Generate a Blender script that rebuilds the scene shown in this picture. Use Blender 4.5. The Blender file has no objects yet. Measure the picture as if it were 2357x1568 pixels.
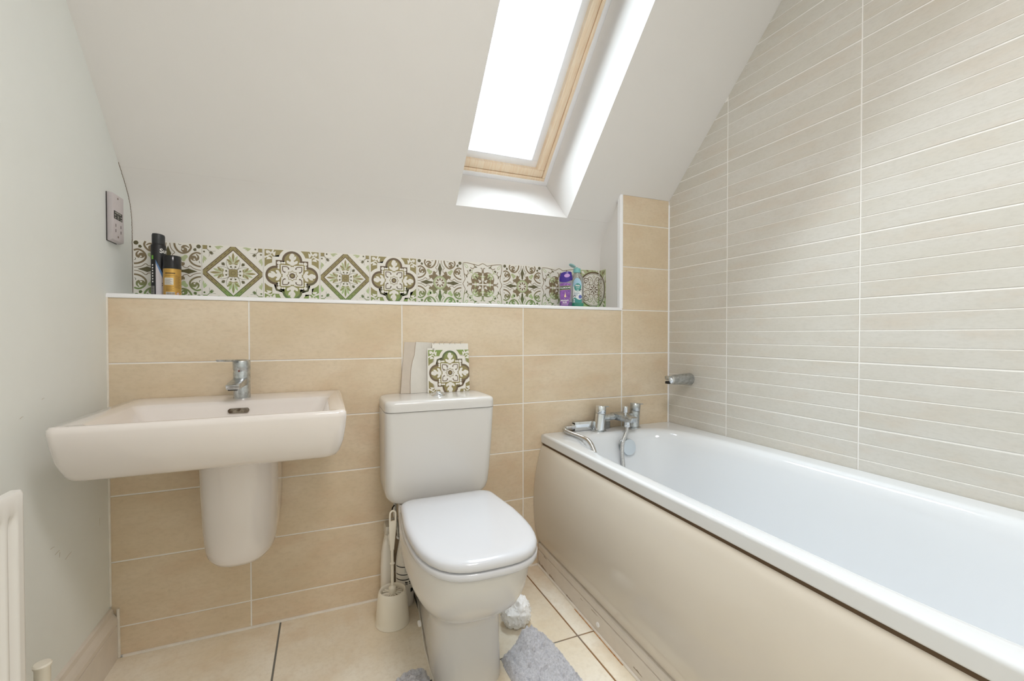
import bpy, bmesh, math, random
from mathutils import Vector, Matrix, noise
PI = math.pi
random.seed(7)
S = bpy.context.scene
COL = S.collection

# ------------------------------------------------------------------ camera, sky, lights, exposure
cam_d = bpy.data.cameras.new('camera'); cam = bpy.data.objects.new('camera', cam_d); COL.objects.link(cam)
cam.location = (0.23035, -1.69483, 0.97846)
cam.rotation_euler = (PI/2 - 0.0135, 0.0, -0.39798)
cam_d.sensor_fit = 'HORIZONTAL'; cam_d.sensor_width = 36.0; cam_d.lens = 36.0*1025.57/2357.0
cam_d.clip_start = 0.02
S.camera = cam
S.view_settings.view_transform = 'Standard'; S.view_settings.look = 'None'
S.view_settings.gamma = 1.0; S.view_settings.use_curve_mapping = False
S.view_settings.exposure = 0.04
S.cycles.max_bounces = 14; S.cycles.diffuse_bounces = 8; S.cycles.glossy_bounces = 5
S.cycles.transmission_bounces = 6; S.cycles.transparent_max_bounces = 8
S.cycles.caustics_reflective = False; S.cycles.caustics_refractive = False
S.cycles.sample_clamp_indirect = 6.0; S.cycles.use_denoising = True

world = bpy.data.worlds.new('overcast_sky'); S.world = world; world.use_nodes = True
wn = world.node_tree.nodes; bg = wn['Background']
bg.inputs['Color'].default_value = (0.80, 0.90, 1.0, 1); bg.inputs['Strength'].default_value = 31.0

SK_C = Vector((0.999, 0.105, 1.515))          # bottom edge middle of the roof window opening on the slope
UP = Vector((0, -1, 1)).normalized(); OUT = Vector((0, 1, 1)).normalized()
pd = bpy.data.lights.new('skylight_portal', 'AREA'); pd.shape = 'RECTANGLE'; pd.size = 0.53; pd.size_y = 1.08
pd.cycles.is_portal = True
po = bpy.data.objects.new('skylight_portal', pd); COL.objects.link(po)
po.location = SK_C + UP*0.54 + OUT*0.37
po.rotation_euler = OUT.to_track_quat('Z', 'Y').to_euler()
FILL_W = 16.5

# ------------------------------------------------------------------ helpers
def lin(c):
    return tuple((x/12.92 if x <= 0.04045 else ((x+0.055)/1.055)**2.4) for x in c)
def rgb(r, g, b): return lin((r/255, g/255, b/255)) + (1,)
MATS = {}
def mat(name, col, rough=0.5, metal=0.0, coat=0.0, var=0.0, vscale=8, bump=0.0, bscale=120, spec=0.5,
        emit=0, col2=None, stretch=(1, 1, 1), trans=0.0, ior=1.45, sheen=0.0, sss=0.0, alpha=1.0):
    if name in MATS: return MATS[name]
    m = bpy.data.materials.new(name); m.use_nodes = True
    nt = m.node_tree; b = nt.nodes['Principled BSDF']
    b.inputs['Base Color'].default_value = col
    b.inputs['Roughness'].default_value = rough; b.inputs['Metallic'].default_value = metal
    b.inputs['Specular IOR Level'].default_value = spec
    if coat: b.inputs['Coat Weight'].default_value = coat; b.inputs['Coat Roughness'].default_value = 0.04
    if sheen: b.inputs['Sheen Weight'].default_value = sheen
    if trans: b.inputs['Transmission Weight'].default_value = trans; b.inputs['IOR'].default_value = ior
    if alpha < 1: b.inputs['Alpha'].default_value = alpha
    if emit: b.inputs['Emission Color'].default_value = col; b.inputs['Emission Strength'].default_value = emit
    geo = nt.nodes.new('ShaderNodeNewGeometry')
    if var or col2:
        mp = nt.nodes.new('ShaderNodeMapping'); mp.inputs['Scale'].default_value = stretch
        nt.links.new(geo.outputs['Position'], mp.inputs['Vector'])
        n = nt.nodes.new('ShaderNodeTexNoise'); n.inputs['Scale'].default_value = vscale
        n.inputs['Detail'].default_value = 6; n.inputs['Roughness'].default_value = 0.6
        nt.links.new(mp.outputs['Vector'], n.inputs['Vector'])
        mx = nt.nodes.new('ShaderNodeMix'); mx.data_type = 'RGBA'
        c2 = col2 if col2 else tuple(max(0, c*(1-var)) for c in col[:3]) + (1,)
        mx.inputs[6].default_value = col; mx.inputs[7].default_value = c2
        rp = nt.nodes.new('ShaderNodeMapRange'); rp.inputs[1].default_value = 0.38; rp.inputs[2].default_value = 0.66
        nt.links.new(n.outputs['Fac'], rp.inputs[0]); nt.links.new(rp.outputs[0], mx.inputs[0])
        nt.links.new(mx.outputs[2], b.inputs['Base Color'])
    if bump:
        n2 = nt.nodes.new('ShaderNodeTexNoise'); n2.inputs['Scale'].default_value = bscale
        n2.inputs['Detail'].default_value = 4
        nt.links.new(geo.outputs['Position'], n2.inputs['Vector'])
        bp = nt.nodes.new('ShaderNodeBump'); bp.inputs['Strength'].default_value = bump
        bp.inputs['Distance'].default_value = 0.002
        nt.links.new(n2.outputs['Fac'], bp.inputs['Height']); nt.links.new(bp.outputs['Normal'], b.inputs['Normal'])
    MATS[name] = m; return m

def tile_mat(name, c1, c2, c3, stretch, rough=0.34):
    """glazed stoneware look: drifting horizontal blotches plus fine woven streaks, shifted per tile"""
    m = bpy.data.materials.new(name); m.use_nodes = True; nt = m.node_tree; N = nt.nodes; L = nt.links
    b = N['Principled BSDF']; b.inputs['Roughness'].default_value = rough; b.inputs['Specular IOR Level'].default_value = 0.35
    geo = N.new('ShaderNodeNewGeometry'); oi = N.new('ShaderNodeObjectInfo')
    off = N.new('ShaderNodeVectorMath'); off.operation = 'SCALE'; off.inputs[0].default_value = (13.1, 7.7, 9.3)
    L.new(oi.outputs['Random'], off.inputs['Scale'])
    ad = N.new('ShaderNodeVectorMath'); ad.operation = 'ADD'
    L.new(geo.outputs['Position'], ad.inputs[0]); L.new(off.outputs[0], ad.inputs[1])
    mp = N.new('ShaderNodeMapping'); mp.inputs['Scale'].default_value = stretch; L.new(ad.outputs[0], mp.inputs['Vector'])
    def nz(sc, det, lo, hi):
        n = N.new('ShaderNodeTexNoise'); n.inputs['Scale'].default_value = sc; n.inputs['Detail'].default_value = det
        n.inputs['Roughness'].default_value = 0.62
        L.new(mp.outputs['Vector'], n.inputs['Vector'])
        r = N.new('ShaderNodeMapRange'); r.inputs[1].default_value = lo; r.inputs[2].default_value = hi
        L.new(n.outputs['Fac'], r.inputs[0]); return r.outputs[0]
    def mix(a, bb, f):
        x = N.new('ShaderNodeMix'); x.data_type = 'RGBA'
        if isinstance(a, tuple): x.inputs[6].default_value = a
        else: L.new(a, x.inputs[6])
        if isinstance(bb, tuple): x.inputs[7].default_value = bb
        else: L.new(bb, x.inputs[7])
        L.new(f, x.inputs[0]); return x.outputs[2]
    a = mix(c1, c2, nz(3.0, 8, 0.36, 0.66))
    mm = N.new('ShaderNodeMath'); mm.operation = 'MULTIPLY'; mm.inputs[1].default_value = 0.55
    L.new(nz(5.5, 10, 0.50, 0.74), mm.inputs[0])
    a = mix(a, c3, mm.outputs[0])
    m2 = N.new('ShaderNodeMath'); m2.operation = 'MULTIPLY'; m2.inputs[1].default_value = 0.32
    L.new(nz(75, 7, 0.46, 0.72), m2.inputs[0])
    a = mix(a, tuple(x*0.80 for x in c2[:3]) + (1,), m2.outputs[0])
    L.new(a, b.inputs['Base Color']); MATS[name] = m; return m

PLASTER = mat('white_plaster', rgb(228, 225, 222), 0.85, var=0.02, vscale=2.5, bump=0.10, bscale=60, spec=0.2)
WALLW = mat('left_wall_paint', rgb(230, 233, 230), 0.8, var=0.03, vscale=3, bump=0.12, bscale=70, spec=0.25)
GROUT = mat('white_grout', rgb(242, 240, 236), 0.8, var=0.04, vscale=30)
TB = tile_mat('beige_wall_tile_glaze', rgb(224, 208, 184), rgb(211, 192, 162), rgb(208, 178, 146), (0.8, 1, 1.6))
TR = tile_mat('pale_band_tile_glaze', rgb(209, 206, 199), rgb(203, 199, 189), rgb(203, 190, 174), (1, 0.8, 2.4))
TF = tile_mat('floor_tile_glaze', rgb(240, 234, 221), rgb(226, 212, 187), rgb(208, 178, 140), (1, 1, 1), 0.40)
CERAM = mat('white_ceramic', rgb(226, 219, 214), 0.12, coat=0.6, spec=0.5)
CERAM2 = mat('toilet_ceramic', rgb(216, 214, 211), 0.17, coat=0.15)
PLAST = mat('white_seat_plastic', rgb(206, 207, 211), 0.16, coat=0.3)
TUBM = mat('white_bath_acrylic', rgb(224, 227, 230), 0.10, coat=0.4)
PANELM = mat('cream_bath_panel', rgb(214, 206, 193), 0.16, coat=0.3, var=0.03, vscale=3)
CHROME = mat('chrome', rgb(222, 225, 228), 0.10, metal=1.0)
CHROME2 = mat('limescaled_chrome', rgb(205, 209, 211), 0.30, metal=1.0, var=0.35, vscale=90, bump=0.15, bscale=300)
DARK = mat('black_recess', rgb(25, 23, 20), 0.6)
TRIMW = mat('white_upvc_trim', rgb(240, 240, 242), 0.3)
WOODW = mat('white_gloss_paint', rgb(222, 214, 204), 0.35, var=0.05, vscale=20)
SILIC = mat('white_silicone', rgb(232, 226, 216), 0.4, var=0.10, vscale=25)
RADM = mat('radiator_enamel', rgb(232, 230, 226), 0.25)
CREAMP = mat('cream_plastic', rgb(234, 228, 214), 0.30)
PINE = mat('varnished_pine', rgb(244, 226, 200), 0.35, col2=rgb(236, 208, 174), vscale=30, stretch=(6, 0.4, 0.4))

WL = {}
def parent_to(o, p, wloc):
    WL[o.name] = Vector(wloc)
    if p is not None:
        o.parent = p; o.location = Vector(wloc) - WL[p.name]
    else: o.location = wloc
def tag(o, label=None, cat=None, group=None, kind=None):
    if label: o['label'] = label
    if cat: o['category'] = cat
    if group: o['group'] = group
    if kind: o['kind'] = kind
    return o
def empty(name, loc, label, cat, group=None):
    o = bpy.data.objects.new(name, None); o.empty_display_size = 0.05; COL.objects.link(o)
    parent_to(o, None, loc); return tag(o, label, cat, group)
def ob(name, bm, m, parent=None, smooth=True, angle=35, base=False):
    """link a bmesh built in world space as one object whose origin is its centre (or base)"""
    bmesh.ops.remove_doubles(bm, verts=bm.verts, dist=1e-6) if False else None
    xs = [v.co for v in bm.verts]
    lo = Vector((min(c.x for c in xs), min(c.y for c in xs), min(c.z for c in xs)))
    hi = Vector((max(c.x for c in xs), max(c.y for c in xs), max(c.z for c in xs)))
    c = (lo+hi)/2
    if base: c.z = lo.z
    bmesh.ops.translate(bm, verts=bm.verts, vec=-c)
    me = bpy.data.meshes.new(name); bm.to_mesh(me); bm.free()
    ms = m if isinstance(m, (list, tuple)) else [m]
    for x in ms: me.materials.append(x)
    if smooth:
        me.shade_smooth()
        me.set_sharp_from_angle(angle=math.radians(angle))
    o = bpy.data.objects.new(name, me); COL.objects.link(o)
    parent_to(o, parent, c); return o
def recalc(bm): bmesh.ops.recalc_face_normals(bm, faces=bm.faces)
def add_box(bm, x0, x1, y0, y1, z0, z1, bev=0, seg=2, M=None):
    t = bmesh.new(); bmesh.ops.create_cube(t, size=1)
    for v in t.verts:
        v.co = Vector(((x0+x1)/2 + v.co.x*(x1-x0), (y0+y1)/2 + v.co.y*(y1-y0), (z0+z1)/2 + v.co.z*(z1-z0)))
    if bev: bmesh.ops.bevel(t, geom=list(t.edges), offset=bev, segments=seg, profile=0.5, affect='EDGES')
    if M is not None: t.transform(M)
    merge(bm, t); return bm
def merge(bm, t):
    me = bpy.data.meshes.new('tmp'); t.to_mesh(me); t.free(); bm.from_mesh(me); bpy.data.meshes.remove(me)
def box(*a, **k): return add_box(bmesh.new(), *a, **k)
def add_loft(bm, rings, cap0=True, cap1=True, closed=True):
    vs = [[bm.verts.new(p) for p in r] for r in rings]; n = len(rings[0])
    for a, b in zip(vs, vs[1:]):
        for i in range(n if closed else n-1):
            j = (i+1) % n; bm.faces.new((a[i], a[j], b[j], b[i]))
    if cap0: bm.faces.new(list(reversed(vs[0])))
    if cap1: bm.faces.new(vs[-1])
    return bm
def loft(rings, **k):
    bm = add_loft(bmesh.new(), rings, **k); recalc(bm); return bm
def rrect(x0, x1, y0, y1, r, z, n=6):
    pts = []
    r = min(r, (x1-x0)/2-1e-4, (y1-y0)/2-1e-4)
    for cx, cy, a in ((x1-r, y1-r, 0), (x0+r, y1-r, 1), (x0+r, y0+r, 2), (x1-r, y0+r, 3)):
        for i in range(n+1):
            t = (a + i/n)*PI/2; pts.append(Vector((cx+r*math.cos(t), cy+r*math.sin(t), z)))
    return pts
def circ(cx, cy, z, r, n=32, ry=None):
    return [Vector((cx+r*math.cos(2*PI*i/n), cy+(ry or r)*math.sin(2*PI*i/n), z)) for i in range(n)]
def lathe(prof, cx, cy, n=40, cap0=True, cap1=True, M=None):
    bm = loft([circ(cx, cy, z, max(r, 1e-4), n) for r, z in prof], cap0=cap0, cap1=cap1)
    if M is not None: bm.transform(M)
    return bm
def smooth_pts(P, k=8, closed=False):
    P = [Vector(p) for p in P]; out = []
    n = len(P)
    for i in range(n-1):
        p0 = P[max(i-1, 0)]; p1 = P[i]; p2 = P[i+1]; p3 = P[min(i+2, n-1)]
        for j in range(k):
            t = j/k
            out.append(0.5*((2*p1)+(-p0+p2)*t+(2*p0-5*p1+4*p2-p3)*t*t+(-p0+3*p1-3*p2+p3)*t**3))
    out.append(P[-1]); return out
def add_tube(bm, P, r, n=12, cap=True):
    P = [Vector(p) for p in P]; rings = []
    up = None
    for i, p in enumerate(P):
        d = (P[min(i+1, len(P)-1)] - P[max(i-1, 0)]).normalized()
        if up is None:
            up = d.orthogonal().normalized()
        up = (up - d*up.dot(d)).normalized(); s = d.cross(up)
        rr = r[i] if isinstance(r, (list, tuple)) else r
        rings.append([p + (up*math.cos(2*PI*k/n) + s*math.sin(2*PI*k/n))*rr for k in range(n)])
    return add_loft(bm, rings, cap0=cap, cap1=cap)
def tube(P, r, n=12, cap=True):
    bm = add_tube(bmesh.new(), P, r, n, cap); recalc(bm); return bm
def prism(poly, axis, a, b):
    """extrude a 2-D polygon along axis 'x' (poly=(y,z)), 'y' (poly=(x,z)) or 'z' (poly=(x,y))"""
    def P(q, t):
        return Vector((t, q[0], q[1])) if axis == 'x' else Vector((q[0], t, q[1])) if axis == 'y' else Vector((q[0], q[1], t))
    return loft([[P(q, a) for q in poly], [P(q, b) for q in poly]])
def inset(poly, d):
    """inset a convex CCW polygon"""
    out = []; n = len(poly)
    L = []
    for i in range(n):
        p = Vector(poly[i]); q = Vector(poly[(i+1) % n]); e = (q-p)
        if e.length < 1e-7: continue
        e.normalize(); nn = Vector((-e.y, e.x)); L.append((p+nn*d, e))
    for i in range(len(L)):
        p, e = L[i-1]; q, f = L[i]
        cr = e.x*f.y-e.y*f.x
        if abs(cr) < 1e-9: out.append(q); continue
        t = ((q.x-p.x)*f.y-(q.y-p.y)*f.x)/cr; out.append(p+e*t)
    return out
def clip(poly, nx, ny, c):
    """keep nx*x+ny*y<=c"""
    out = []; n = len(poly)
    for i in range(n):
        p = poly[i]; q = poly[(i+1) % n]; a = nx*p[0]+ny*p[1]-c; b = nx*q[0]+ny*q[1]-c
        if a <= 0: out.append(p)
        if (a < 0 < b) or (b < 0 < a):
            t = a/(a-b); out.append((p[0]+(q[0]-p[0])*t, p[1]+(q[1]-p[1])*t))
    return out
def area(poly): return 0.5*sum(poly[i-1][0]*poly[i][1]-poly[i][0]*poly[i-1][1] for i in range(len(poly)))
def plate(poly, to3, depth, ch=0.0012, bm=None):
    """tile body: 2-D convex outline, chamfered front edge. to3(u,v,d) d=depth behind the front face"""
    bm = bm or bmesh.new()
    inn = inset(poly, ch)
    add_loft(bm, [[to3(p[0], p[1], depth) for p in poly], [to3(p[0], p[1], ch*0.7) for p in poly],
                  [to3(p[0], p[1], 0) for p in inn]])
    recalc(bm); return bm
def text_bm(s, size, to3, align='CENTER', bold=0.0, ext=0.0):
    """flat lettering laid on a surface through to3(u,v)"""
    c = bpy.data.curves.new('txt', 'FONT'); c.body = s; c.size = size; c.align_x = align; c.align_y = 'CENTER'
    c.offset = bold; c.resolution_u = 3
    o = bpy.data.objects.new('txt', c); COL.objects.link(o)
    me = bpy.data.meshes.new_from_object(o)
    bm = bmesh.new(); bm.from_mesh(me)
    bpy.data.objects.remove(o); bpy.data.curves.remove(c); bpy.data.meshes.remove(me)
    bmesh.ops.triangulate(bm, faces=bm.faces)
    for v in bm.verts: v.co = to3(v.co.x, v.co.y)
    return bm

XL, XR = -0.3693, 1.7649
W = 0.49695; H0 = 1.0908; G = 0.0022       # tile pitch, top of tiling under the ledge, half grout

# ------------------------------------------------------------------ room shell
SLOPE = 1.620
HX0, HX1 = 0.735, 1.262
# back wall: tiled lower wall with a deep shelf above, and a tiled pier at the right
bm = bmesh.new()
add_box(bm, -0.50, 1.95, 0.0018, 0.30, -0.05, H0+0.006)
cv = [(p.x, p.y) for p in smooth_pts([(0.2, 1.305, 0), (0.1995, 1.338, 0), (0.1965, 1.373, 0), (0.1875, 1.408, 0), (0.1715, 1.439, 0), (0.150, 1.467, 0), (0.127, 1.4925, 0), (0.105, 1.515, 0)], 3)]
prof = [(0.20, 1.0)] + cv + [(0.42, 1.829), (0.62, 1.5), (0.62, 1.0)]
t = prism(prof, 'x', -0.5, HX0); merge(bm, t)
t = prism(prof, 'x', HX1, 1.95); merge(bm, t)
prof2 = [(0.20, 1.0)] + cv + [(0.105, 1.514), (0.105+.28, 1.514+.28), (0.62, 1.5), (0.62, 1.0)]
t = prism(prof, 'x', HX0, HX1); merge(bm, t)
t = prism([(1.4865, 0.0022), (1.95, 0.0022), (1.95, 0.5), (1.515, 0.5), (1.5045, 0.20)], 'z', H0-0.01, 1.70)
merge(bm, t); recalc(bm)
wall_back = tag(ob('wall_back', bm, [PLASTER, GROUT], smooth=True, angle=30), 'lower tiled back wall with plastered shelf recess above', 'wall', kind='structure')
for p in wall_back.data.polygons:
    c = p.center + wall_back.location
    if abs(p.normal.y) > 0.9 and abs(c.y-0.0018) < 0.0005: p.material_index = 1
def bto3(u, v, d): return Vector((u, d, v))
rects = []
cols = [(XL, 0), (0, W), (W, 2*W), (2*W, 3*W)]
for a, b in cols:
    for k in range(0, 6):
        rects.append((a, b, max(H0-0.2*(k+1), 0.003), H0-0.2*k))
for k in range(-3, 6):
    rects.append((3*W+0.002, XR, max(H0-0.2*(k+1), 0.003), H0-0.2*k))
for a, b, z0, z1 in rects:
    poly = [(a+G, z0+G), (b-G, z0+G), (b-G, z1-G), (a+G, z1-G)]
    poly = clip(poly, 0, 1, SLOPE)
    if len(poly) < 3 or abs(area(poly)) < 0.001: continue
    ob('tile', plate(poly, bto3, 0.008), TB, wall_back, smooth=False)

# right wall
wall_right = tag(ob('wall_right', box(XR+0.0016, XR+0.12, -2.35, 0.5, -0.05, 2.6), GROUT, smooth=False),
                 'right wall beside the bath, covered in banded pale tiles', 'wall', kind='structure')
ycols = [0.0] + [-(0.3373 + W*i) for i in range(0, 5)]
for i in range(len(ycols)-1):
    y1, y0 = ycols[i], ycols[i+1]
    if y1 < -2.25: continue
    y0 = max(y0, -2.25)
    for k in range(-7, 3):
        zt = H0-0.2*k; zb = zt-0.2
        if zb > 2.4: continue
        zb = max(zb, 0.530)
        def rto3(u, v, d): return Vector((XR+d, -u, v))
        full = [(-y1+G, zb+G), (-y0-G, zb+G), (-y0-G, zt-G), (-y1+G, zt-G)]
        full = clip(clip(full, -1, 1, SLOPE), 0, 1, 2.4)      # z + y <= 1.62  (u=-y)
        if len(full) < 3 or abs(area(full)) < 0.0008: continue
        tl = ob('tile', plate(full, lambda u, v, d: rto3(u, v, d+0.0012), 0.008, 0.0004), GROUT, wall_right, smooth=False)
        for s in range(4):
            a = H0-0.2*k-0.05*(s+1); b = a+0.05
            p2 = clip(clip(full, 0, -1, -(a+0.0012 if s < 3 else a)), 0, 1, b-(0.0012 if s > 0 else 0))
            if len(p2) < 3 or abs(area(p2)) < 0.0002: continue
            ob('tile_band', plate(p2, rto3, 0.0030, 0.0009), TR, tl, smooth=False)

# left and front walls
wall_left = tag(ob('wall_left', box(XL-0.12, XL, -2.35, 0.55, -0.05, 2.6), WALLW, smooth=False), 'plain off-white painted left wall', 'wall', kind='structure')
wall_front = tag(ob('wall_front', box(-0.5, 1.9, -2.37, -2.25, -0.05, 2.6), WALLW, smooth=False), 'plain off-white wall behind the camera', 'wall', kind='structure')
ck = [(.095, 1.5247), (.105, 1.5147)] + [(y-.0004, z-.0004) for y, z in list(reversed(cv))[2:]] + [(.1995, 1.28), (.1995, 1.22), (.1995, 1.12)]
P = []
for i, p_ in enumerate(smooth_pts([(0, a, b) for a, b in ck], 3)):
    P.append((XL+0.0003, p_.y-.0008+0.0013*math.sin(i*2.3)-.0006*math.sin(i*.9), p_.z-.0008*math.cos(i*1.7)))
ob('crack', tube(P, [0.0007+0.0004*math.sin(i*1.7)**2 for i in range(len(P))], 6), mat('plaster_crack_shadow', rgb(112, 92, 70), 0.9), wall_left)
# specks of wear on the left wall
bm = bmesh.new()
for y, z, l, a in ((-0.28, 0.45, 0.020, 0.1), (-0.27, 0.44, 0.012, 1.4), (-0.23, 0.42, 0.030, 0.2), (-0.06, 0.44, 0.022, 1.5), (-0.30, 0.47, 0.018, -0.1), (-0.41, 0.80, 0.012, 0.3), (-0.33, 0.83, 0.01, 0.2)):
    d = Vector((0, math.cos(a)*l/2, math.sin(a)*l/2)); c = Vector((XL+0.0002, y, z))
    add_tube(bm, [c-d, c+d*0.2+Vector((0, 0, .001)), c+d], 0.00035, 5)
tag(ob('scuff_mark', bm, mat('scuff_brown', rgb(188, 176, 158), 0.9), wall_left), kind='stuff')

# ceiling: 45 degree slope with the roof window shaft, then a flat part
def slab(x0, x1, s0, s1, o0, o1):
    bm = bmesh.new()
    base = Vector((0, 0.0, SLOPE))
    t = bmesh.new(); bmesh.ops.create_cube(t, size=1)
    for v in t.verts:
        x = x0 if v.co.x < 0 else x1; s = s0 if v.co.y < 0 else s1; o = o0 if v.co.z < 0 else o1
        v.co = base + Vector((x, 0, 0)) + UP*s + OUT*o
    merge(bm, t); recalc(bm); return bm
HX0, HX1 = 0.735, 1.262
HS0 = -0.1485; HS1 = HS0+1.06
bm = bmesh.new()
for a in ((-0.5, HX0, -0.1483, 1.35, 0, 0.352), (HX1, 1.95, -0.0, 1.35, 0, 0.352), (HX0, HX1, -0.215, HS0, 0.0004, 0.352), (HX0, HX1, HS1, 1.35, 0, 0.352), (HX1, 1.5, -0.1480, 0.0, 0, 0.352)):
    merge(bm, slab(*a))
add_box(bm, -0.5, 1.95, -2.4, -0.60, 2.40, 2.52)
ceiling = tag(ob('ceiling', bm, PLASTER, smooth=False), 'white sloping plaster ceiling with a deep roof window opening', 'ceiling', kind='structure')

# roof window
win = bpy.data.objects.new('window_1', None); COL.objects.link(win)
parent_to(win, None, Vector((1.0, 0, SLOPE)) + UP*(HS0+0.02) + OUT*0.30)
tag(win, 'pine framed roof window at the end of the white shaft', 'window', kind='structure')
def bar(x0, x1, s0, s1, o0, o1, bev=0.003):
    t = slab(x0, x1, s0, s1, o0, o1)
    if bev: bmesh.ops.bevel(t, geom=list(t.edges), offset=bev, segments=2, profile=0.5, affect='EDGES')
    return t
def ringframe(name, m, dx, w, o0, o1, top=None, par=win, bev=0.003):
    x0, x1 = HX0+dx, HX1-dx; s0, s1 = HS0+dx, HS1-(top if top is not None else dx)
    ob(name, bar(x0, x1, s0, s0+w, o0, o1, bev), m, par); ob(name, bar(x0, x1, s1-w, s1, o0, o1, bev), m, par)
    ob(name, bar(x0, x0+w, s0+w, s1-w, o0, o1, bev), m, par); ob(name, bar(x1-w, x1, s0+w, s1-w, o0, o1, bev), m, par)
ringframe('window_liner', TRIMW, 0.0, 0.020, 0.295, 0.352, bev=0.002)
ringframe('window_frame', PINE, 0.018, 0.016, 0.300, 0.355)
ringframe('frame_gap', DARK, 0.034, 0.004, 0.310, 0.350, bev=0)
ringframe('sash_rail', PINE, 0.036, 0.036, 0.303, 0.350)
ringframe('glazing_seal', TRIMW, 0.070, 0.034, 0.328, 0.350, bev=0.002)
gm = bpy.data.materials.new('window_glass'); gm.use_nodes = True; nt = gm.node_tree
nt.nodes.remove(nt.nodes['Principled BSDF'])
tr = nt.nodes.new('ShaderNodeBsdfTransparent'); tr.inputs[0].default_value = (0.97, 0.985, 0.98, 1)
gl = nt.nodes.new('ShaderNodeBsdfGlossy'); gl.inputs['Roughness'].default_value = 0.02
fr = nt.nodes.new('ShaderNodeFresnel'); fr.inputs[0].default_value = 1.5
ms = nt.nodes.new('ShaderNodeMixShader'); nt.links.new(fr.outputs[0], ms.inputs[0]); nt.links.new(tr.outputs[0], ms.inputs[1]); nt.links.new(gl.outputs[0], ms.inputs[2])
nt.links.new(ms.outputs[0], nt.nodes['Material Output'].inputs[0])
ob('glass_pane', slab(HX0+0.09, HX1-0.09, HS0+0.09, HS1-0.09, 0.336, 0.342), gm, win, smooth=False)

# floor
FG = mat('floor_grout', rgb(120, 116, 108), 0.8)
nt = FG.node_tree; b = nt.nodes['Principled BSDF']; g_ = nt.nodes.new('ShaderNodeNewGeometry'); sx = nt.nodes.new('ShaderNodeSeparateXYZ')
nt.links.new(g_.outputs['Position'], sx.inputs[0])
nz = nt.nodes.new('ShaderNodeTexNoise'); nz.inputs['Scale'].default_value = 12; nt.links.new(g_.outputs['Position'], nz.inputs['Vector'])
ma = nt.nodes.new('ShaderNodeMath'); ma.operation = 'ADD'; nt.links.new(sx.outputs[0], ma.inputs[0])
mb = nt.nodes.new('ShaderNodeMath'); mb.operation = 'MULTIPLY'; mb.inputs[1].default_value = 0.3; nt.links.new(nz.outputs['Fac'], mb.inputs[0]); nt.links.new(mb.outputs[0], ma.inputs[1])
mr = nt.nodes.new('ShaderNodeMapRange'); mr.inputs[1].default_value = 1.05; mr.inputs[2].default_value = 1.14; nt.links.new(ma.outputs[0], mr.inputs[0])
mx = nt.nodes.new('ShaderNodeMix'); mx.data_type = 'RGBA'; mx.inputs[6].default_value = rgb(118, 116, 110); mx.inputs[7].default_value = rgb(140, 104, 66)
nt.links.new(mr.outputs[0], mx.inputs[0]); nt.links.new(mx.outputs[2], b.inputs['Base Color'])
floor = tag(ob('floor', box(-0.5, 1.95, -2.4, 0.3, -0.08, -0.0022), FG, smooth=False), 'bathroom floor of large square beige tiles with dark grout', 'floor', kind='structure')
def fto3(u, v, d): return Vector((u, v, -d))
xs = [XL, 0.087, 0.535, 0.983, 1.431, XR]; ys = [-0.0, -0.455, -0.903, -1.351, -1.799, -2.25]
for i in range(5):
    for j in range(5):
        a, b_, c, d = xs[i], xs[i+1], ys[j+1], ys[j]
        ob('tile', plate([(a+.0028, c+.0028), (b_-.0028, c+.0028), (b_-.0028, d-.0028), (a+.0028, d-.0028)], fto3, 0.008, 0.001), TF, floor, smooth=False)

# trims, beads and skirting
def quarter(n=6):
    return [(math.cos(i/n*PI/2), math.sin(i/n*PI/2)) for i in range(n+1)]
prof = [(0.012, 1.0895), (-0.0035, 1.0895), (-0.0035, 1.0935)] + [(0.006-0.0095*math.cos(t*PI/12), 1.0935+0.0095*math.sin(t*PI/12)) for t in range(1, 7)] + [(0.20, 1.103), (0.20, 1.0895)]
tag(ob('trim_1', prism(prof, 'x', XL, 1.4905), TRIMW, angle=50), 'rounded white edging along the front of the shelf above the tiles', 'trim', kind='structure')
prof = [(1.4935, 0.012), (1.4935, -0.0035), (1.4895, -0.0035)] + [(1.4895-0.0095*math.sin(t*PI/12), 0.006-0.0095*math.cos(t*PI/12)) for t in range(1, 7)] + [(1.480, 0.02), (1.4935, 0.02)]
tag(ob('trim_2', prism(prof, 'z', 1.098, SLOPE), TRIMW, angle=50), 'rounded white vertical edging on the corner of the tiled pier', 'trim', kind='structure')
tag(ob('trim_3', tube([(XR-.001, -.001, .555), (XR-.001, -.001, 1.6)], 0.0042, 8), TRIMW), 'white silicone bead in the corner between pier and banded wall', 'trim', kind='structure')
tag(ob('trim_4', tube([(XL+.03, -.001, .001), (1.06, -.001, .001)], 0.0055, 8), SILIC), 'white sealant bead where the back wall tiles meet the floor', 'trim', kind='structure')
tag(ob('trim_5', tube([(XL+.001, -.001, 1.09), (XL+.001, -.001, .7), (XL+.0015, -.001, .16)], 0.0035, 8), SILIC), 'white sealant bead in the corner behind the basin', 'trim', kind='structure')
prof = [(0, 0), (0.019, 0), (0.019, 0.098), (0.0165, 0.100), (0.0165, 0.103), (0.020, 0.105), (0.020, 0.118), (0.016, 0.128), (0.010, 0.138), (0.008, 0.150), (0.005, 0.153), (0, 0.155)]
tag(ob('baseboard_left', prism([(XL+x, z) for x, z in prof], 'y', -2.25, -0.004), WOODW, smooth=False), 'moulded white painted skirting board along the left wall', 'skirting', kind='structure')
tag(ob('trim_6', tube([(XL+.021, -.002, .001), (XL+.020, -.003, .15)], 0.004, 8), SILIC), 'white sealant at the end of the left skirting board', 'trim', kind='structure')

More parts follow.
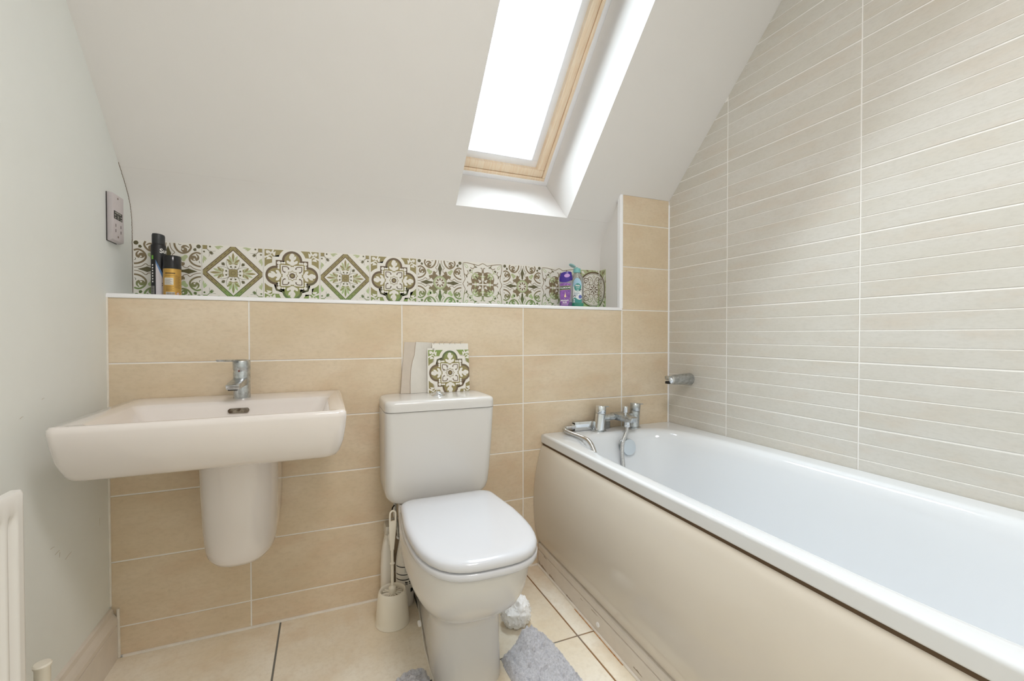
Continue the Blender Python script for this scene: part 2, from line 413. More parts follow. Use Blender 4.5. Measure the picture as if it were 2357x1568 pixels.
# added fill light, unseen behind the camera, built as a ceiling lamp
lamp = empty('fill_lamp', (0.55, -1.55, 2.40), 'added unseen fill light, built as a round white ceiling lamp with opal glass diffuser', 'lamp')
ob('fill_lamp_base', lathe([(0.17, 2.40), (0.175, 2.385), (0.165, 2.375)], 0.55, -1.55), TRIMW, lamp)
OPAL = mat('fill_lamp_glass', (1, 0.90, 0.78, 1), 0.4, emit=1.0)
ob('diffuser', lathe([(0.155, 2.378), (0.15, 2.36), (0.11, 2.345), (0.05, 2.34), (0.001, 2.339)], 0.55, -1.55, cap0=False), OPAL, lamp)
ld = bpy.data.lights.new('fill_lamp_light', 'AREA'); ld.shape = 'DISK'; ld.size = 0.5; ld.energy = FILL_W; ld.color = (1.0, 0.955, 0.95)
lo = bpy.data.objects.new('fill_lamp_light', ld); COL.objects.link(lo); lo.location = (0.55, -1.55, 2.32)

# ------------------------------------------------------------------ bathtub
SH = 0.027
def shear(bm):
    for v in bm.verts:
        v.co.x += SH*v.co.y*(XR-v.co.x)/0.69
    return bm
tub = empty('bathtub', (1.42, -0.85, 0.0), 'white rectangular acrylic bath set against the banded tile wall', 'bathtub')
X0, X1, Y0, Y1 = 1.078, XR-0.001, -1.70, -0.001
def sup(cx, cy, hx, hy, n, z, N=84):
    out = []
    for i in range(N):
        a = 2*PI*i/N; c, s = math.cos(a), math.sin(a)
        # resample on superellipse by angle
        r = (abs(c/hx)**n + abs(s/hy)**n)**(-1/n)
        out.append(Vector((cx+r*c, cy+r*s, z)))
    return out
def rect_like(x0, x1, y0, y1, r, z, N=84):
    """rounded rectangle sampled by the same angles as sup() so that both can be lofted"""
    cx, cy = 1.400, -0.865; out = []
    for i in range(N):
        a = 2*PI*i/N; c, s = math.cos(a), math.sin(a)
        hx = (x1-cx) if c > 0 else (cx-x0); hy = (y1-cy) if s > 0 else (cy-y0)
        t = min(hx/abs(c) if abs(c) > 1e-9 else 9, hy/abs(s) if abs(s) > 1e-9 else 9)
        out.append(Vector((cx+t*c, cy+t*s, z)))
    return out
# denser angular sampling near the rim corners
def angs():
    A = set()
    for i in range(120): A.add(round(2*PI*i/120, 6))
    cx, cy = 1.400, -0.865
    for x in (X0, X1):
        for y in (Y0, Y1):
            base = math.atan2(y-cy, x-cx) % (2*PI)
            for d in (-0.06, -0.035, -0.02, -0.010, 0, 0.010, 0.02, 0.035, 0.06): A.add(round((base+d) % (2*PI), 6))
    return sorted(A)
ANG = angs(); CX, CY = 1.400, -0.865
def rimring(ins, z):
    out = []
    for a in ANG:
        c, s = math.cos(a), math.sin(a)
        hx = (X1-ins-CX) if c > 0 else (CX-X0-ins); hy = (Y1-ins-CY) if s > 0 else (CY-Y0-ins)
        t = min(hx/max(abs(c), 1e-9), hy/max(abs(s), 1e-9)); out.append(Vector((CX+t*c, CY+t*s, z)))
    return out
def inring(x0, x1, y0, y1, n, z, dz=0):
    out = []
    for a in ANG:
        c, s = math.cos(a), math.sin(a)
        hx = (x1-CX) if c > 0 else (CX-x0); hy = (y1-CY) if s > 0 else (CY-y0)
        r = (abs(c/hx)**n + abs(s/hy)**n)**(-1/n); out.append(Vector((CX+r*c, CY+r*s, z)))
    return out
ix0, ix1, iy0, iy1 = 1.122, 1.690, -1.62, -0.088
rings = [rimring(0.010, 0.518), rimring(0.001, 0.519), rimring(0.0, 0.521), rimring(0.0, 0.523), rimring(0.0, 0.5475), rimring(0.0, 0.5495), rimring(0.0008, 0.5530), rimring(0.0028, 0.5558), rimring(0.0060, 0.5575), rimring(0.0095, 0.558), rimring(0.0115, 0.558), rimring(0.020, 0.5577)]
rings += [inring(ix0-.010, ix1+.010, iy0-.010, iy1+.008, 5.0, 0.5575), inring(ix0, ix1, iy0, iy1, 5, 0.556), inring(ix0+.010, ix1-.010, iy0+.012, iy1-.008, 4.8, 0.551),
          inring(ix0+.018, ix1-.018, iy0+.024, iy1-.015, 4.6, 0.540), inring(ix0+.026, ix1-.024, iy0+.045, iy1-.022, 4.4, 0.515),
          inring(ix0+.040, ix1-.036, iy0+.10, iy1-.040, 4.2, 0.44), inring(ix0+.060, ix1-.054, iy0+.19, iy1-.070, 4.0, 0.32),
          inring(ix0+.078, ix1-.072, iy0+.27, iy1-.100, 3.8, 0.23), inring(ix0+.095, ix1-.090, iy0+.32, iy1-.13, 3.6, 0.185),
          inring(ix0+.13, ix1-.125, iy0+.37, iy1-.18, 3.2, 0.163), inring(ix0+.20, ix1-.20, iy0+.55, iy1-.36, 2.6, 0.157), inring(CX-.01, CX+.01, CY-.02, CY+.02, 2, 0.155)]
ob('tub_shell', shear(loft(rings, cap0=False)), TUBM, tub, angle=60)
# overflow control disc on the tap end wall
def disc_on(name, c, n, r, t, m, par, bev=0.3, seg=36):
    q = Vector(n).normalized().to_track_quat('Z', 'Y').to_matrix().to_4x4(); q.translation = Vector(c)
    bm = loft([circ(0, 0, z, rr, seg) for rr, z in ((r*0.98, 0), (r, t*0.2), (r, t*0.7), (r*0.96, t), (r*0.5, t*1.03), (r*0.02, t*1.04))])
    bm.transform(q); return ob(name, bm, m, par)
disc_on('overflow_backplate', (1.424, -0.1105, 0.496), (0, -1, 0.12), 0.034, 0.008, CHROME2, tub)
disc_on('overflow_knob', (1.434, -0.119, 0.493), (0.0, -1, 0.12), 0.0345, 0.014, mat('brushed_chrome_knob', rgb(214, 222, 228), .38, metal=0.75), tub)
legs = [(1.16, -0.25), (1.16, -1.45), (1.66, -0.25), (1.66, -1.45)]
for x, y in legs:
    ob('leg', loft([circ(x, y, z, r, 16) for r, z in ((0.022, 0.0), (0.022, 0.01), (0.008, 0.014), (0.008, 0.30))]), CHROME, tub)

# curved side panel
prof = [(1.092, .511), (1.083, .508), (1.072, .485), (1.060, .44), (1.050, .39), (1.0435, .33), (1.041, .28), (1.0425, .23), (1.047, .175), (1.055, .135), (1.066, .103), (1.075, .090)]
sp = [(p.x, p.y) for p in smooth_pts([(a, b, 0) for a, b in prof], 4)]
poly = sp + [(1.092, .090), (1.098, .30), (1.098, .511)]
rings = []
for i in range(13):
    y = -0.002-1.70*i/12; rings.append([Vector((q[0], y, q[1])) for q in poly])
bp = ob('side_panel', shear(loft(rings)), PANELM, tub, angle=50)
tag(bp, 'glossy cream side panel bulging below the white rim')
ob('gap_shade_strip', shear(box(1.0835, 1.0885, -1.695, -.004, .5085, .5190)), mat('brown_gap_shade', rgb(92, 72, 50), .7), tub, smooth=False)  # solid dark strip standing in for the shade of the gap under the lip
# plinth board under the panel
pl = empty('bath_plinth', (1.075, -0.85, 0), 'chipped white skirting board on the floor under the cream bath panel', 'skirting')
prof = [(1.100, 0.0), (1.0625, 0.0), (1.0625, 0.062), (1.066, 0.0645), (1.066, 0.067), (1.0625, 0.069), (1.0625, 0.088), (1.066, 0.093), (1.072, 0.095), (1.100, 0.095)]
ob('plinth_board', shear(prism(prof, 'y', -1.70, -0.004)), WOODW, pl, smooth=False)
ob('sealant_bead', shear(tube([(1.0605, -0.006, .002), (1.0605, -1.70, .002)], 0.0045, 8)), SILIC, pl)
disc_on('screw_cap', (1.0625-0.0125, -0.473, 0.030), (-1, 0, 0), 0.008, 0.004, TRIMW, pl, seg=20)
random.seed(3)
for y0, y1, z0, h in ((-0.012, -0.085, 0.008, 0.018), (-0.11, -0.16, 0.008, 0.012), (-0.255, -0.30, 0.006, 0.007), (-0.06, -0.09, 0.060, 0.006), (-0.66, -0.70, 0.02, 0.008), (-0.36, -0.375, 0.052, 0.005), (-0.43, -0.47, 0.055, 0.003)):
    bm = bmesh.new(); n = 7; pts = []
    for i in range(n+1):
        t = i/n; pts.append((y0+(y1-y0)*t, z0))
    for i in range(n, -1, -1):
        t = i/n; pts.append((y0+(y1-y0)*t, z0+h*(0.35+0.65*random.random())*(1-0.7*t)))
    vs = [bm.verts.new((1.0621, a, b_)) for a, b_ in pts]; bm.faces.new(vs)
    ob('paint_chip', shear(bm), mat('bare_mdf', rgb(165, 150, 132), 0.9), pl, smooth=False)
bm = bmesh.new()
for a, b_ in ((-0.33, -0.45), (-0.46, -0.62)):
    add_box(bm, 1.0535, 1.0595, b_, a, -0.0005, 0.0012)
tag(ob('rust_stain', shear(bm), mat('rusty_stain', rgb(176, 112, 48), 0.8, col2=rgb(205, 170, 125), vscale=60), pl, smooth=False), kind='stuff')

# ------------------------------------------------------------------ wash basin
bs = empty('wash_basin', (-0.01, -0.24, 0.30), 'wide white ceramic wash basin with half pedestal under the shelf', 'wash basin')
N_ = 8
def bring(x0, x1, y0, y1, r, z, rb=None):
    """ring with different back radius"""
    rb = r if rb is None else rb; pts = []
    for cx, cy, a, rr in ((x1-rb, y1-rb, 0, rb), (x0+rb, y1-rb, 1, rb), (x0+r, y0+r, 2, r), (x1-r, y0+r, 3, r)):
        for i in range(N_+1):
            t = (a+i/N_)*PI/2; pts.append(Vector((cx+rr*math.cos(t), cy+rr*math.sin(t), z)))
    return pts
ZB = 0.783
R = []
R.append(bring(-0.10, 0.08, -0.20, -0.004, 0.05, 0.628, 0.004))
R.append(bring(-0.22, 0.19, -0.33, -0.003, 0.05, 0.636, 0.004))
R.append(bring(-0.290, 0.249, -0.408, -0.002, 0.030, 0.650, 0.004))
R.append(bring(-0.298, 0.259, -0.421, -0.002, 0.028, 0.656, 0.004))
R.append(bring(-0.302, 0.266, -0.433, -0.002, 0.027, 0.668, 0.004))
R.append(bring(-0.307, 0.275, -0.455, -0.002, 0.026, 0.700, 0.004))
R.append(bring(-0.309, 0.280, -0.469, -0.002, 0.024, 0.738, 0.004))
R.append(bring(-0.310, 0.282, -0.477, -0.002, 0.022, 0.768, 0.004))
R.append(bring(-0.309, 0.281, -0.476, -0.003, 0.021, 0.778, 0.005))
R.append(bring(-0.304, 0.276, -0.471, -0.006, 0.018, ZB, 0.006))
R.append(bring(-0.283, 0.263, -0.459, -0.020, 0.018, ZB, 0.008))
# deck sits a touch lower behind
R.append(bring(-0.262, 0.244, -0.452, -0.140, 0.030, ZB-0.003, 0.030))
R.append(bring(-0.256, 0.239, -0.449, -0.146, 0.030, ZB-0.006, 0.030))
R.append(bring(-0.248, 0.234, -0.445, -0.151, 0.032, ZB-0.016, 0.030))
R.append(bring(-0.232, 0.226, -0.437, -0.158, 0.036, ZB-0.040, 0.034))
R.append(bring(-0.195, 0.210, -0.422, -0.168, 0.045, ZB-0.075, 0.04))
R.append(bring(-0.160, 0.180, -0.395, -0.185, 0.055, ZB-0.096, 0.05))
R.append(bring(-0.10, 0.10, -0.35, -0.215, 0.05, ZB-0.104, 0.05))
R.append(bring(-0.03, 0.02, -0.30, -0.25, 0.02, ZB-0.107, 0.02))
basin = ob('basin', loft(R), CERAM, bs, angle=70)
# raised upstand ears at the back
ob('overflow_slot', loft([[Vector((cx+ (0.0205 if math.cos(a) > 0 else -0.0205)*1 + 0.0068*s*math.cos(a), y, 0.752+0.0068*s*math.sin(a))) for a in [2*PI*i/24+0.001 for i in range(24)]] for cx, y, s in ((-0.007, -0.1505, 1.0), (-0.007, -0.1625, 1.0), (-0.007, -0.1632, 0.85))]), mat('rusty_overflow', rgb(70, 52, 32), 0.6, col2=rgb(150, 142, 125), vscale=70), bs)
disc_on('drain', (-0.005, -0.275, 0.677), (0, 0, 1), 0.022, 0.004, CHROME, bs)
# half pedestal: U-shaped shroud tapering towards the wall
def uring(x0, x1, yf, z, n=24, dz=0.0):
    cx = (x0+x1)/2; hx = (x1-x0)/2; pts = [Vector((x1, -0.002, z+dz))]
    for i in range(n+1):
        a = PI*i/n; cc, ss = math.cos(a), math.sin(a)
        px = cx+hx*math.copysign(abs(cc)**0.75, cc); py = -(-yf-0.115)-0.115*abs(ss)**0.8
        t = (-py)/(-yf)
        pts.append(Vector((px, py, z+dz*(1-t))))
    pts.append(Vector((x0, -0.002, z+dz))); return pts
PR = [uring(-0.108, 0.094, -0.245, 0.640), uring(-0.109, 0.095, -0.242, 0.60), uring(-0.108, 0.094, -0.232, 0.50), uring(-0.106, 0.091, -0.220, 0.40),
      uring(-0.104, 0.088, -0.208, 0.335, dz=0.055), uring(-0.102, 0.086, -0.203, 0.315, dz=0.062), uring(-0.096, 0.080, -0.196, 0.304, dz=0.070), uring(-0.07, 0.055, -0.17, 0.300, dz=0.070)]
ob('half_pedestal', loft(PR), CERAM, bs, angle=70)

# basin mixer tap
tp = empty('basin_tap', (-0.009, -0.085, ZB-0.004), 'limescaled chrome mixer tap on the wash basin', 'tap')
tx, ty = -0.009, -0.085
z0 = ZB-0.006
ob('tap_base', lathe([(0.0255, z0), (0.0255, z0+.003), (0.024, z0+.005)], tx, ty), CHROME2, tp)
ob('tap_body', lathe([(0.0235, z0+.003), (0.0235, z0+.083), (0.0225, z0+.086), (0.0225, z0+.0885), (0.0235, z0+.091)], tx, ty), CHROME2, tp)
Mtilt = Matrix.Translation((tx, ty, z0+.092)) @ Matrix.Rotation(math.radians(4), 4, 'X') @ Matrix.Translation((-tx, -ty, -(z0+.092)))
hd = lathe([(0.0235, z0+.091), (0.0240, z0+.093), (0.0240, z0+.118), (0.0225, z0+.121), (0.015, z0+.1225), (0.001, z0+.123)], tx, ty, M=Mtilt)
ob('tap_head', hd, CHROME2, tp)
def wedge(pts_top, pts_bot, bev=0.0015):
    bm = loft([pts_bot, pts_top]); bmesh.ops.bevel(bm, geom=list(bm.edges), offset=bev, segments=2, profile=0.5, affect='EDGES'); return bm
zt = z0+.120
lev = wedge([Vector((tx+.010, ty+.012, zt+.003)), Vector((tx-.012, ty+.010, zt+.003)), Vector((tx-.054, ty-.086, zt+.008)), Vector((tx-.034, ty-.090, zt+.008))],
            [Vector((tx+.010, ty+.012, zt-.004)), Vector((tx-.012, ty+.010, zt-.004)), Vector((tx-.052, ty-.080, zt+.002)), Vector((tx-.033, ty-.084, zt+.002))])
ob('tap_lever', lev, CHROME2, tp)
zs = z0+.058
spt = wedge([Vector((tx+.019, ty, zs+.012)), Vector((tx-.019, ty, zs+.012)), Vector((tx-.027, ty-.100, zs-.004)), Vector((tx+.008, ty-.103, zs-.004))],
            [Vector((tx+.019, ty, zs-.012)), Vector((tx-.019, ty, zs-.012)), Vector((tx-.026, ty-.097, zs-.018)), Vector((tx+.007, ty-.100, zs-.018))])
ob('spout', spt, CHROME2, tp)
ob('aerator', box(tx-.021, tx+.002, ty-.097, ty-.078, zs-.0205, zs-.016), DARK, tp, smooth=False)
disc_on('indicator', (tx-.004, ty-.0232, z0+.089), (0, -1, 0.1), 0.003, 0.0015, mat('red_blue_dot', rgb(120, 70, 60), .5), tp, seg=12)

# ------------------------------------------------------------------ toilet
wc = empty('toilet', (0.592, -0.36, 0), 'white close-coupled toilet with closed lid beside the bath', 'toilet')
def dring(cx, hw, yb, yf, z, nf=2.8, rb=0.03, n=26, hb=None, k=0.5):
    """D plan: straight back with small corners, squarish rounded front; hb = half width at back"""
    hb = hw if hb is None else hb; pts = []
    ym = yf+(yb-yf)*k
    for i in range(6):
        a = PI/2*i/5; pts.append(Vector((cx+hb-rb+rb*math.sin(PI/2-a)*1.0, yb-rb+rb*math.sin(a), z)))
    for i in range(6):
        a = PI/2*i/5; pts.append(Vector((cx-hb+rb-rb*math.sin(a), yb-rb+rb*math.cos(a), z)))
    for i in range(n+1):
        a = PI+PI*i/n; c, s = math.cos(a), math.sin(a)
        r = (abs(c)**nf+abs(s)**nf)**(-1/nf); pts.append(Vector((cx+hw*r*c, ym+(ym-yf)*r*s, z)))
    return pts
cx = 0.590
P = [dring(.607, .097, -.012, -.545, 0.0, 3.0, .015, hb=.062, k=.24), dring(.607, .098, -.012, -.545, 0.012, 3.0, .015, hb=.062, k=.24), dring(.606, .098, -.012, -.540, 0.10, 3.0, .015, hb=.064, k=.24), dring(.605, .098, -.012, -.537, 0.17, 3.0, .015, hb=.068, k=.25),
     dring(.604, .100, -.012, -.540, 0.195, 3.0, .015, hb=.072, k=.27), dring(.603, .112, -.012, -.562, 0.212, 2.9, .015, hb=.074, k=.30), dring(.602, .131, -.012, -.604, 0.235, 2.8, .02, hb=.080, k=.35), dring(.601, .148, -.012, -.645, 0.268, 2.8, .02, hb=.086, k=.41),
     dring(.600, .160, -.012, -.676, 0.308, 2.8, .02, hb=.098, k=.46), dring(.600, .166, -.012, -.693, 0.350, 2.8, .02, hb=.116, k=.5), dring(.599, .168, -.012, -.702, 0.388, 2.8, .02, hb=.125), dring(.599, .167, -.014, -.701, 0.398, 2.8, .02, hb=.125),
     dring(.599, .160, -.020, -.693, 0.402, 2.8, .02, hb=.12)]
ob('pan', loft(P), CERAM2, wc, angle=85)
SB = -.245
def tp_ring(hw, ins, z): return dring(.600, hw-ins, SB-ins, -.720+ins, z, 3.1, .045-ins*.5, hb=hw-ins-.012, k=0.60)
ob('seat', loft([tp_ring(.1695, .004, .4035), tp_ring(.1695, 0, .408), tp_ring(.1695, 0, .4185), tp_ring(.1695, .004, .4225)]), PLAST, wc, angle=50)
ob('lid', loft([tp_ring(.168, .004, .4250), tp_ring(.168, 0.0, .428), tp_ring(.168, 0.0005, .4365), tp_ring(.168, .003, .4425), tp_ring(.168, .008, .4465), tp_ring(.168, .016, .4488), tp_ring(.168, .034, .4500), tp_ring(.168, .09, .4508)]), PLAST, wc, angle=60)
for x in (.53, .67):
    ob('hinge', tube([(x-.018, SB+.012, .420), (x+.018, SB+.012, .420)], .010, 14), PLAST, wc)
# cistern
cx0, cx1 = .4125, .7885
R = []
for ins, yf, z, r in ((.048, -.158, .4025, .03), (.030, -.172, .407, .03), (.016, -.179, .416, .03), (.006, -.184, .430, .03), (.001, -.188, .450, .03), (-.001, -.194, .50, .03), (-.002, -.201, .60, .028), (-.002, -.207, .720, .026)):
    R.append(rrect(cx0+ins, cx1-ins-max(0, .012*(.720-z)/.32), yf, -.008, r, z, 6))
ob('cistern', loft(R), CERAM2, wc, angle=60)
R = [rrect(cx0+i, cx1-i, yf, -.006, r, z, 6) for i, yf, r, z in ((.004, -.205, .026, .7205), (-.002, -.212, .030, .7225), (-.002, -.212, .030, .726), (-.002, -.2125, .030, .742), (-.001, -.2115, .030, .750), (.002, -.208, .030, .7545), (.007, -.203, .028, .7572), (.014, -.196, .026, .7583), (.03, -.175, .02, .7585))]
ob('cistern_lid', loft(R), CERAM2, wc, angle=60)
fx, fy = .607, -.110
ob('flush_button', lathe([(0.0250, .7580), (0.0250, .7600), (0.0235, .7625), (0.0165, .7675), (0.0125, .7705), (0.0115, .7725), (0.007, .7740), (0.001, .7745)], fx, fy), CHROME, wc)
disc_on('bolt_cap', (.5055-.0005, -.29, .062), (-1, -.12, 0), .0095, .006, TRIMW, wc, seg=20)
disc_on('bolt_cap', (.694, -.29, .062), (1, -.12, 0), .0095, .006, TRIMW, wc, seg=20)
ob('base_sealant', tube([(.545, -.014, .002), (.530, -.16, .002), (.5125, -.32, .002), (.509, -.40, .002), (.508, -.46, .002)], .003, 6), SILIC, wc)
# water supply
sp_ = empty('supply_pipe', (.470, -.045, .30), 'flexible steel water connector with valve behind the toilet brush', 'pipe')
ob('flexible_hose', tube(smooth_pts([(.458, -.07, .402), (.458, -.072, .37), (.460, -.064, .33), (.470, -.050, .28), (.476, -.04, .24)], 6), .0065, 10), CHROME2, sp_)
ob('hose_nut', lathe([(.011, .378), (.012, .381), (.012, .398), (.010, .4015)], .458, -.07, 6), CHROME, sp_, smooth=False)
ob('valve', tube([(.476, -.004, .235), (.476, -.03, .235), (.476, -.045, .24)], .009, 12), CHROME, sp_)
ob('valve_lever', tube([(.460, -.072, .372), (.449, -.085, .366), (.446, -.09, .360)], .0025, 8), mat('black_wire', rgb(45, 40, 35), .5), sp_)

# ------------------------------------------------------------------ toilet brush, holder, cleaner bottles, bag
bx, by = .4385, -.150
hol = empty('brush_holder', (bx, by, 0), 'round cream plastic holder with the toilet brush in it', 'brush holder')
ob('holder_cup', lathe([(0.0545, 0), (0.0568, .001), (0.0568, .005), (0.0548, .008), (0.0545, .02), (0.0500, .075), (0.0475, .100), (0.0455, .108), (0.0425, .1115), (0.0395, .1105), (0.0375, .106), (0.0370, .080), (0.036, .02), (0.001, .015)], bx, by, 56, cap0=True), CREAMP, hol, angle=60)
br = empty('toilet_brush', (bx, by, .02), 'cream plastic toilet brush with looped handle standing in its holder', 'toilet brush')
bm = bmesh.new(); random.seed(5)
for ring_z, nn in ((.100, 22), (.088, 22), (.074, 20)):
    for i in range(nn):
        a = 2*PI*i/nn+ring_z*31; d = Vector((math.cos(a), math.sin(a), random.uniform(-.15, .1)))
        c = Vector((bx, by, ring_z)); add_tube(bm, [c+d*.008, c+d*.020+Vector((0, 0, .001)), c+d*.0345-Vector((0, 0, .003))], [.0016, .0022, .0030], 5)
recalc(bm); tag(ob('bristles', bm, CREAMP, br), kind='stuff')
ob('brush_hub', lathe([(.006, .03), (.009, .06), (.012, .095), (.0125, .112), (.0125, .118), (.011, .121), (.006, .125)], bx, by, 24), CREAMP, br)
ob('brush_stem', lathe([(.0048, .115), (.0048, .196), (.0075, .198), (.0085, .200), (.0075, .202), (.0048, .204), (.0045, .250)], bx, by, 20), CREAMP, br)
# handle: flat tapered grip with a slot near its end
lx, rx = 0.0, 0.0
def outline(off=0):
    pts = []
    prof = [(.0040-off*.2, .246), (.0060-off*.6, .27), (.0095-off, .31), (.0110-off, .345), (.0108-off, .368)]
    for w, z in prof: pts.append((w, z))
    for i in range(1, 8):
        a = PI*i/8; pts.append(((.0108-off)*math.cos(a), .368+(.0115-off)*math.sin(a)))
    for w, z in reversed(prof): pts.append((-w, z))
    return pts
O = outline(); n = len(O)
slot = []
for (w, z) in O:
    zz = min(max(z, .346), .3735); slot.append((max(-.0062, min(.0062, w*.6)), zz if z < .368 else .368+(z-.368)*.55))
bm = bmesh.new()
# grip drawn as frame ring (upper) plus web (lower)
def hp(w, z, d): return Vector((bx+w-.0002+(z-.25)*.02, by+d, z))
web = [p for p in O if p[1] <= .3455]
k = [(w, z) for w, z in O if w > 0 and z <= .346] + [(w, z) for w, z in O if w <= 0 and z <= .346]
add_loft(bm, [[hp(w, z, -.0030) for w, z in k], [hp(w, z, .0030) for w, z in k]])
Pm = [hp(w*.86, min(z, 1), 0) for w, z in O]
add_tube(bm, Pm, .0032, 10)
recalc(bm); ob('grip', bm, CREAMP, br, angle=50)

def bottle(name, label, cat, x, y, prof, m, rings=None, sx=1, sy=1, par=None, group=None):
    e = empty(name, (x, y, prof[0][1]), label, cat, group); return e
cb = empty('cleaner_bottle', (.494, -.060, 0), 'tall white cleaner bottle with black label bands behind the toilet brush', 'bottle')
WHP = mat('white_bottle_plastic', rgb(232, 228, 220), .3)
ob('bottle_body', lathe([(.028, 0), (.031, .002), (.032, .01), (.032, .145), (.029, .175), (.024, .205), (.019, .232), (.0165, .24)], .494, -.060, 40), WHP, cb)
ob('bottle_cap', lathe([(.0165, .24), (.0165, .255), (.014, .262), (.0125, .272), (.008, .279)], .494, -.060, 32), WHP, cb)
BLK = mat('black_print', rgb(22, 24, 26), .5)
def cyl3(cx, cy, r, a0, zc):
    """map label coordinates (u metres round, v up) on to an upright cylinder; a0 = facing angle"""
    def f(u, v):
        a = a0+u/r; return Vector((cx+r*math.cos(a), cy+r*math.sin(a), zc+v))
    return f
def band(bm, f, u0, u1, v0, v1, n=14, curve=0.0):
    for i in range(n):
        a = u0+(u1-u0)*i/n; b = u0+(u1-u0)*(i+1)/n
        ca = curve*math.sin(PI*i/n); cb_ = curve*math.sin(PI*(i+1)/n)
        vs = [bm.verts.new(f(a, v0+ca)), bm.verts.new(f(b, v0+cb_)), bm.verts.new(f(b, v1+cb_)), bm.verts.new(f(a, v1+ca))]
        bm.faces.new(vs)
    return bm
FA = math.atan2(-1.69+.060, .23-.494)          # direction from the bottle to the viewer
f = cyl3(.494, -.060, .0324, FA, 0)
bm = bmesh.new()
for z in (.150, .122, .104): band(bm, f, -.035, .040, z-.0015, z+.0018, curve=-.002)
band(bm, f, .022, .050, .052, .066)
for u in (.002, .016): 
    for dx, dz, w, h in ((0, 0, .009, .0025), (0, .005, .004, .006), (.004, .005, .005, .004)):
        band(bm, f, u+dx, u+dx+w, .084+dz, .084+dz+h, 3)
tag(ob('label_print', bm, BLK, cb, smooth=False), kind='stuff')
bm = bmesh.new()
for i in range(7): band(bm, f, .000, .034-.004*(i % 3), .128+i*.0028, .1288+i*.0028, 6)
tag(ob('label_text', bm, mat('grey_print', rgb(130, 128, 124), .6), cb, smooth=False), kind='stuff')
sb_ = empty('spray_bottle', (.440, -.045, 0), 'white trigger bottle against the wall behind the toilet brush', 'bottle')
R = [rrect(.412+i, .458-i, -.068+i, -.014-i*.4, .018, z) for i, z in ((.002, 0), (0, .006), (0, .14), (.003, .19), (.010, .23), (.015, .245))]
ob('bottle_body', loft(R), WHP, sb_, angle=60)
ob('bottle_cap', lathe([(.013, .244), (.013, .262), (.010, .266)], .438, -.042, 24), WHP, sb_)
R = [rrect(.424, .452, -.075, -.020, .008, .265), rrect(.424, .452, -.085, -.018, .008, .285), rrect(.427, .449, -.080, -.022, .008, .297)]
ob('spray_head', loft(R), mat('pale_grey_plastic', rgb(205, 200, 190), .4), sb_)
ob('trigger', tube([(.438, -.074, .272), (.438, -.084, .252), (.438, -.080, .235)], .0035, 8), WHP, sb_)

# crumpled white bag
bm = bmesh.new(); bmesh.ops.create_icosphere(bm, subdivisions=5, radius=1)
for v in bm.verts:
    n = v.co.normalized()
    q = n*2.1+Vector((3.3, 1.7, 5.1))
    w = Vector((noise.noise(q*.9), noise.noise(q*.9+Vector((4, 4, 4))), noise.noise(q*.9+Vector((8, 1, 2)))))
    rd = 1-abs(noise.noise(q*1.15+w*1.6)); rd2 = 1-abs(noise.noise(q*2.4+w*2.2+Vector((9, 2, 4))))
    r = 0.84+0.17*rd**3+0.07*rd2**4
    if n.z > .1: r *= 1-.20*(n.z-.1)
    x, y, z = n.x*r*.050*(1+.10*max(0,-n.z)), n.y*r*.052, n.z*r*.060
    # open mouth dented towards the viewer
    dd = (Vector((n.x, n.y, n.z))-Vector((-.45, -.62, .55)).normalized()).length
    if dd < .5: k_ = 1-.38*(1-dd/.5)**.6; x *= k_; y *= k_; z *= k_
    v.co = Vector((.822+x*1.04, -.322+y, max(.0005, .047+z)))
BAGM = mat('thin_white_polythene', rgb(246, 248, 250), .25, sheen=.2, spec=.5)
BAGM.node_tree.nodes['Principled BSDF'].inputs['Subsurface Weight'].default_value = .3
BAGM.node_tree.nodes['Principled BSDF'].inputs['Subsurface Radius'].default_value = (.02, .02, .02)
recalc(bm); tag(ob('plastic_bag', bm, BAGM, angle=60, base=True), 'crumpled white plastic bag on the floor behind the toilet foot', 'bag')

# ------------------------------------------------------------------ bath mat (contour mat round the toilet foot)
mat_e = None
nx, ny = 190, 150
mx0, mx1, my0, my1 = .345, .880, -.92, -.415
def inside(x, y):
    # outline: rounded outer corners, U cut-out for the foot
    def rr(x, y, x0, x1, y0, y1, r):
        dx = max(x0+r-x, x-(x1-r), 0); dy = max(y0+r-y, y-(y1-r), 0)
        return r-math.hypot(dx, dy)
    skew = .022*(y-my1)/(-.5)
    left_back = -.405 - .30*max(0, .505-x) - (max(0, x-.485)**1)*1.2 if x < .60 else 9
    dcut = 1.0
    cxm, hw = .606, .106+.02*max(0, (y+.55))*2
    yb = -.585
    if y > yb: dcut = abs(x-cxm)-hw
    else: dcut = math.hypot((x-cxm), (y-yb))-hw
    d = min(rr(x-skew, y, mx0, mx1, my0, my1, .035), dcut)
    if x < .60: d = min(d, left_back-y)
    if x > .60: d = min(d, -.418-.42*max(0, .815-x)*1.0 - y + .0, )
    return d
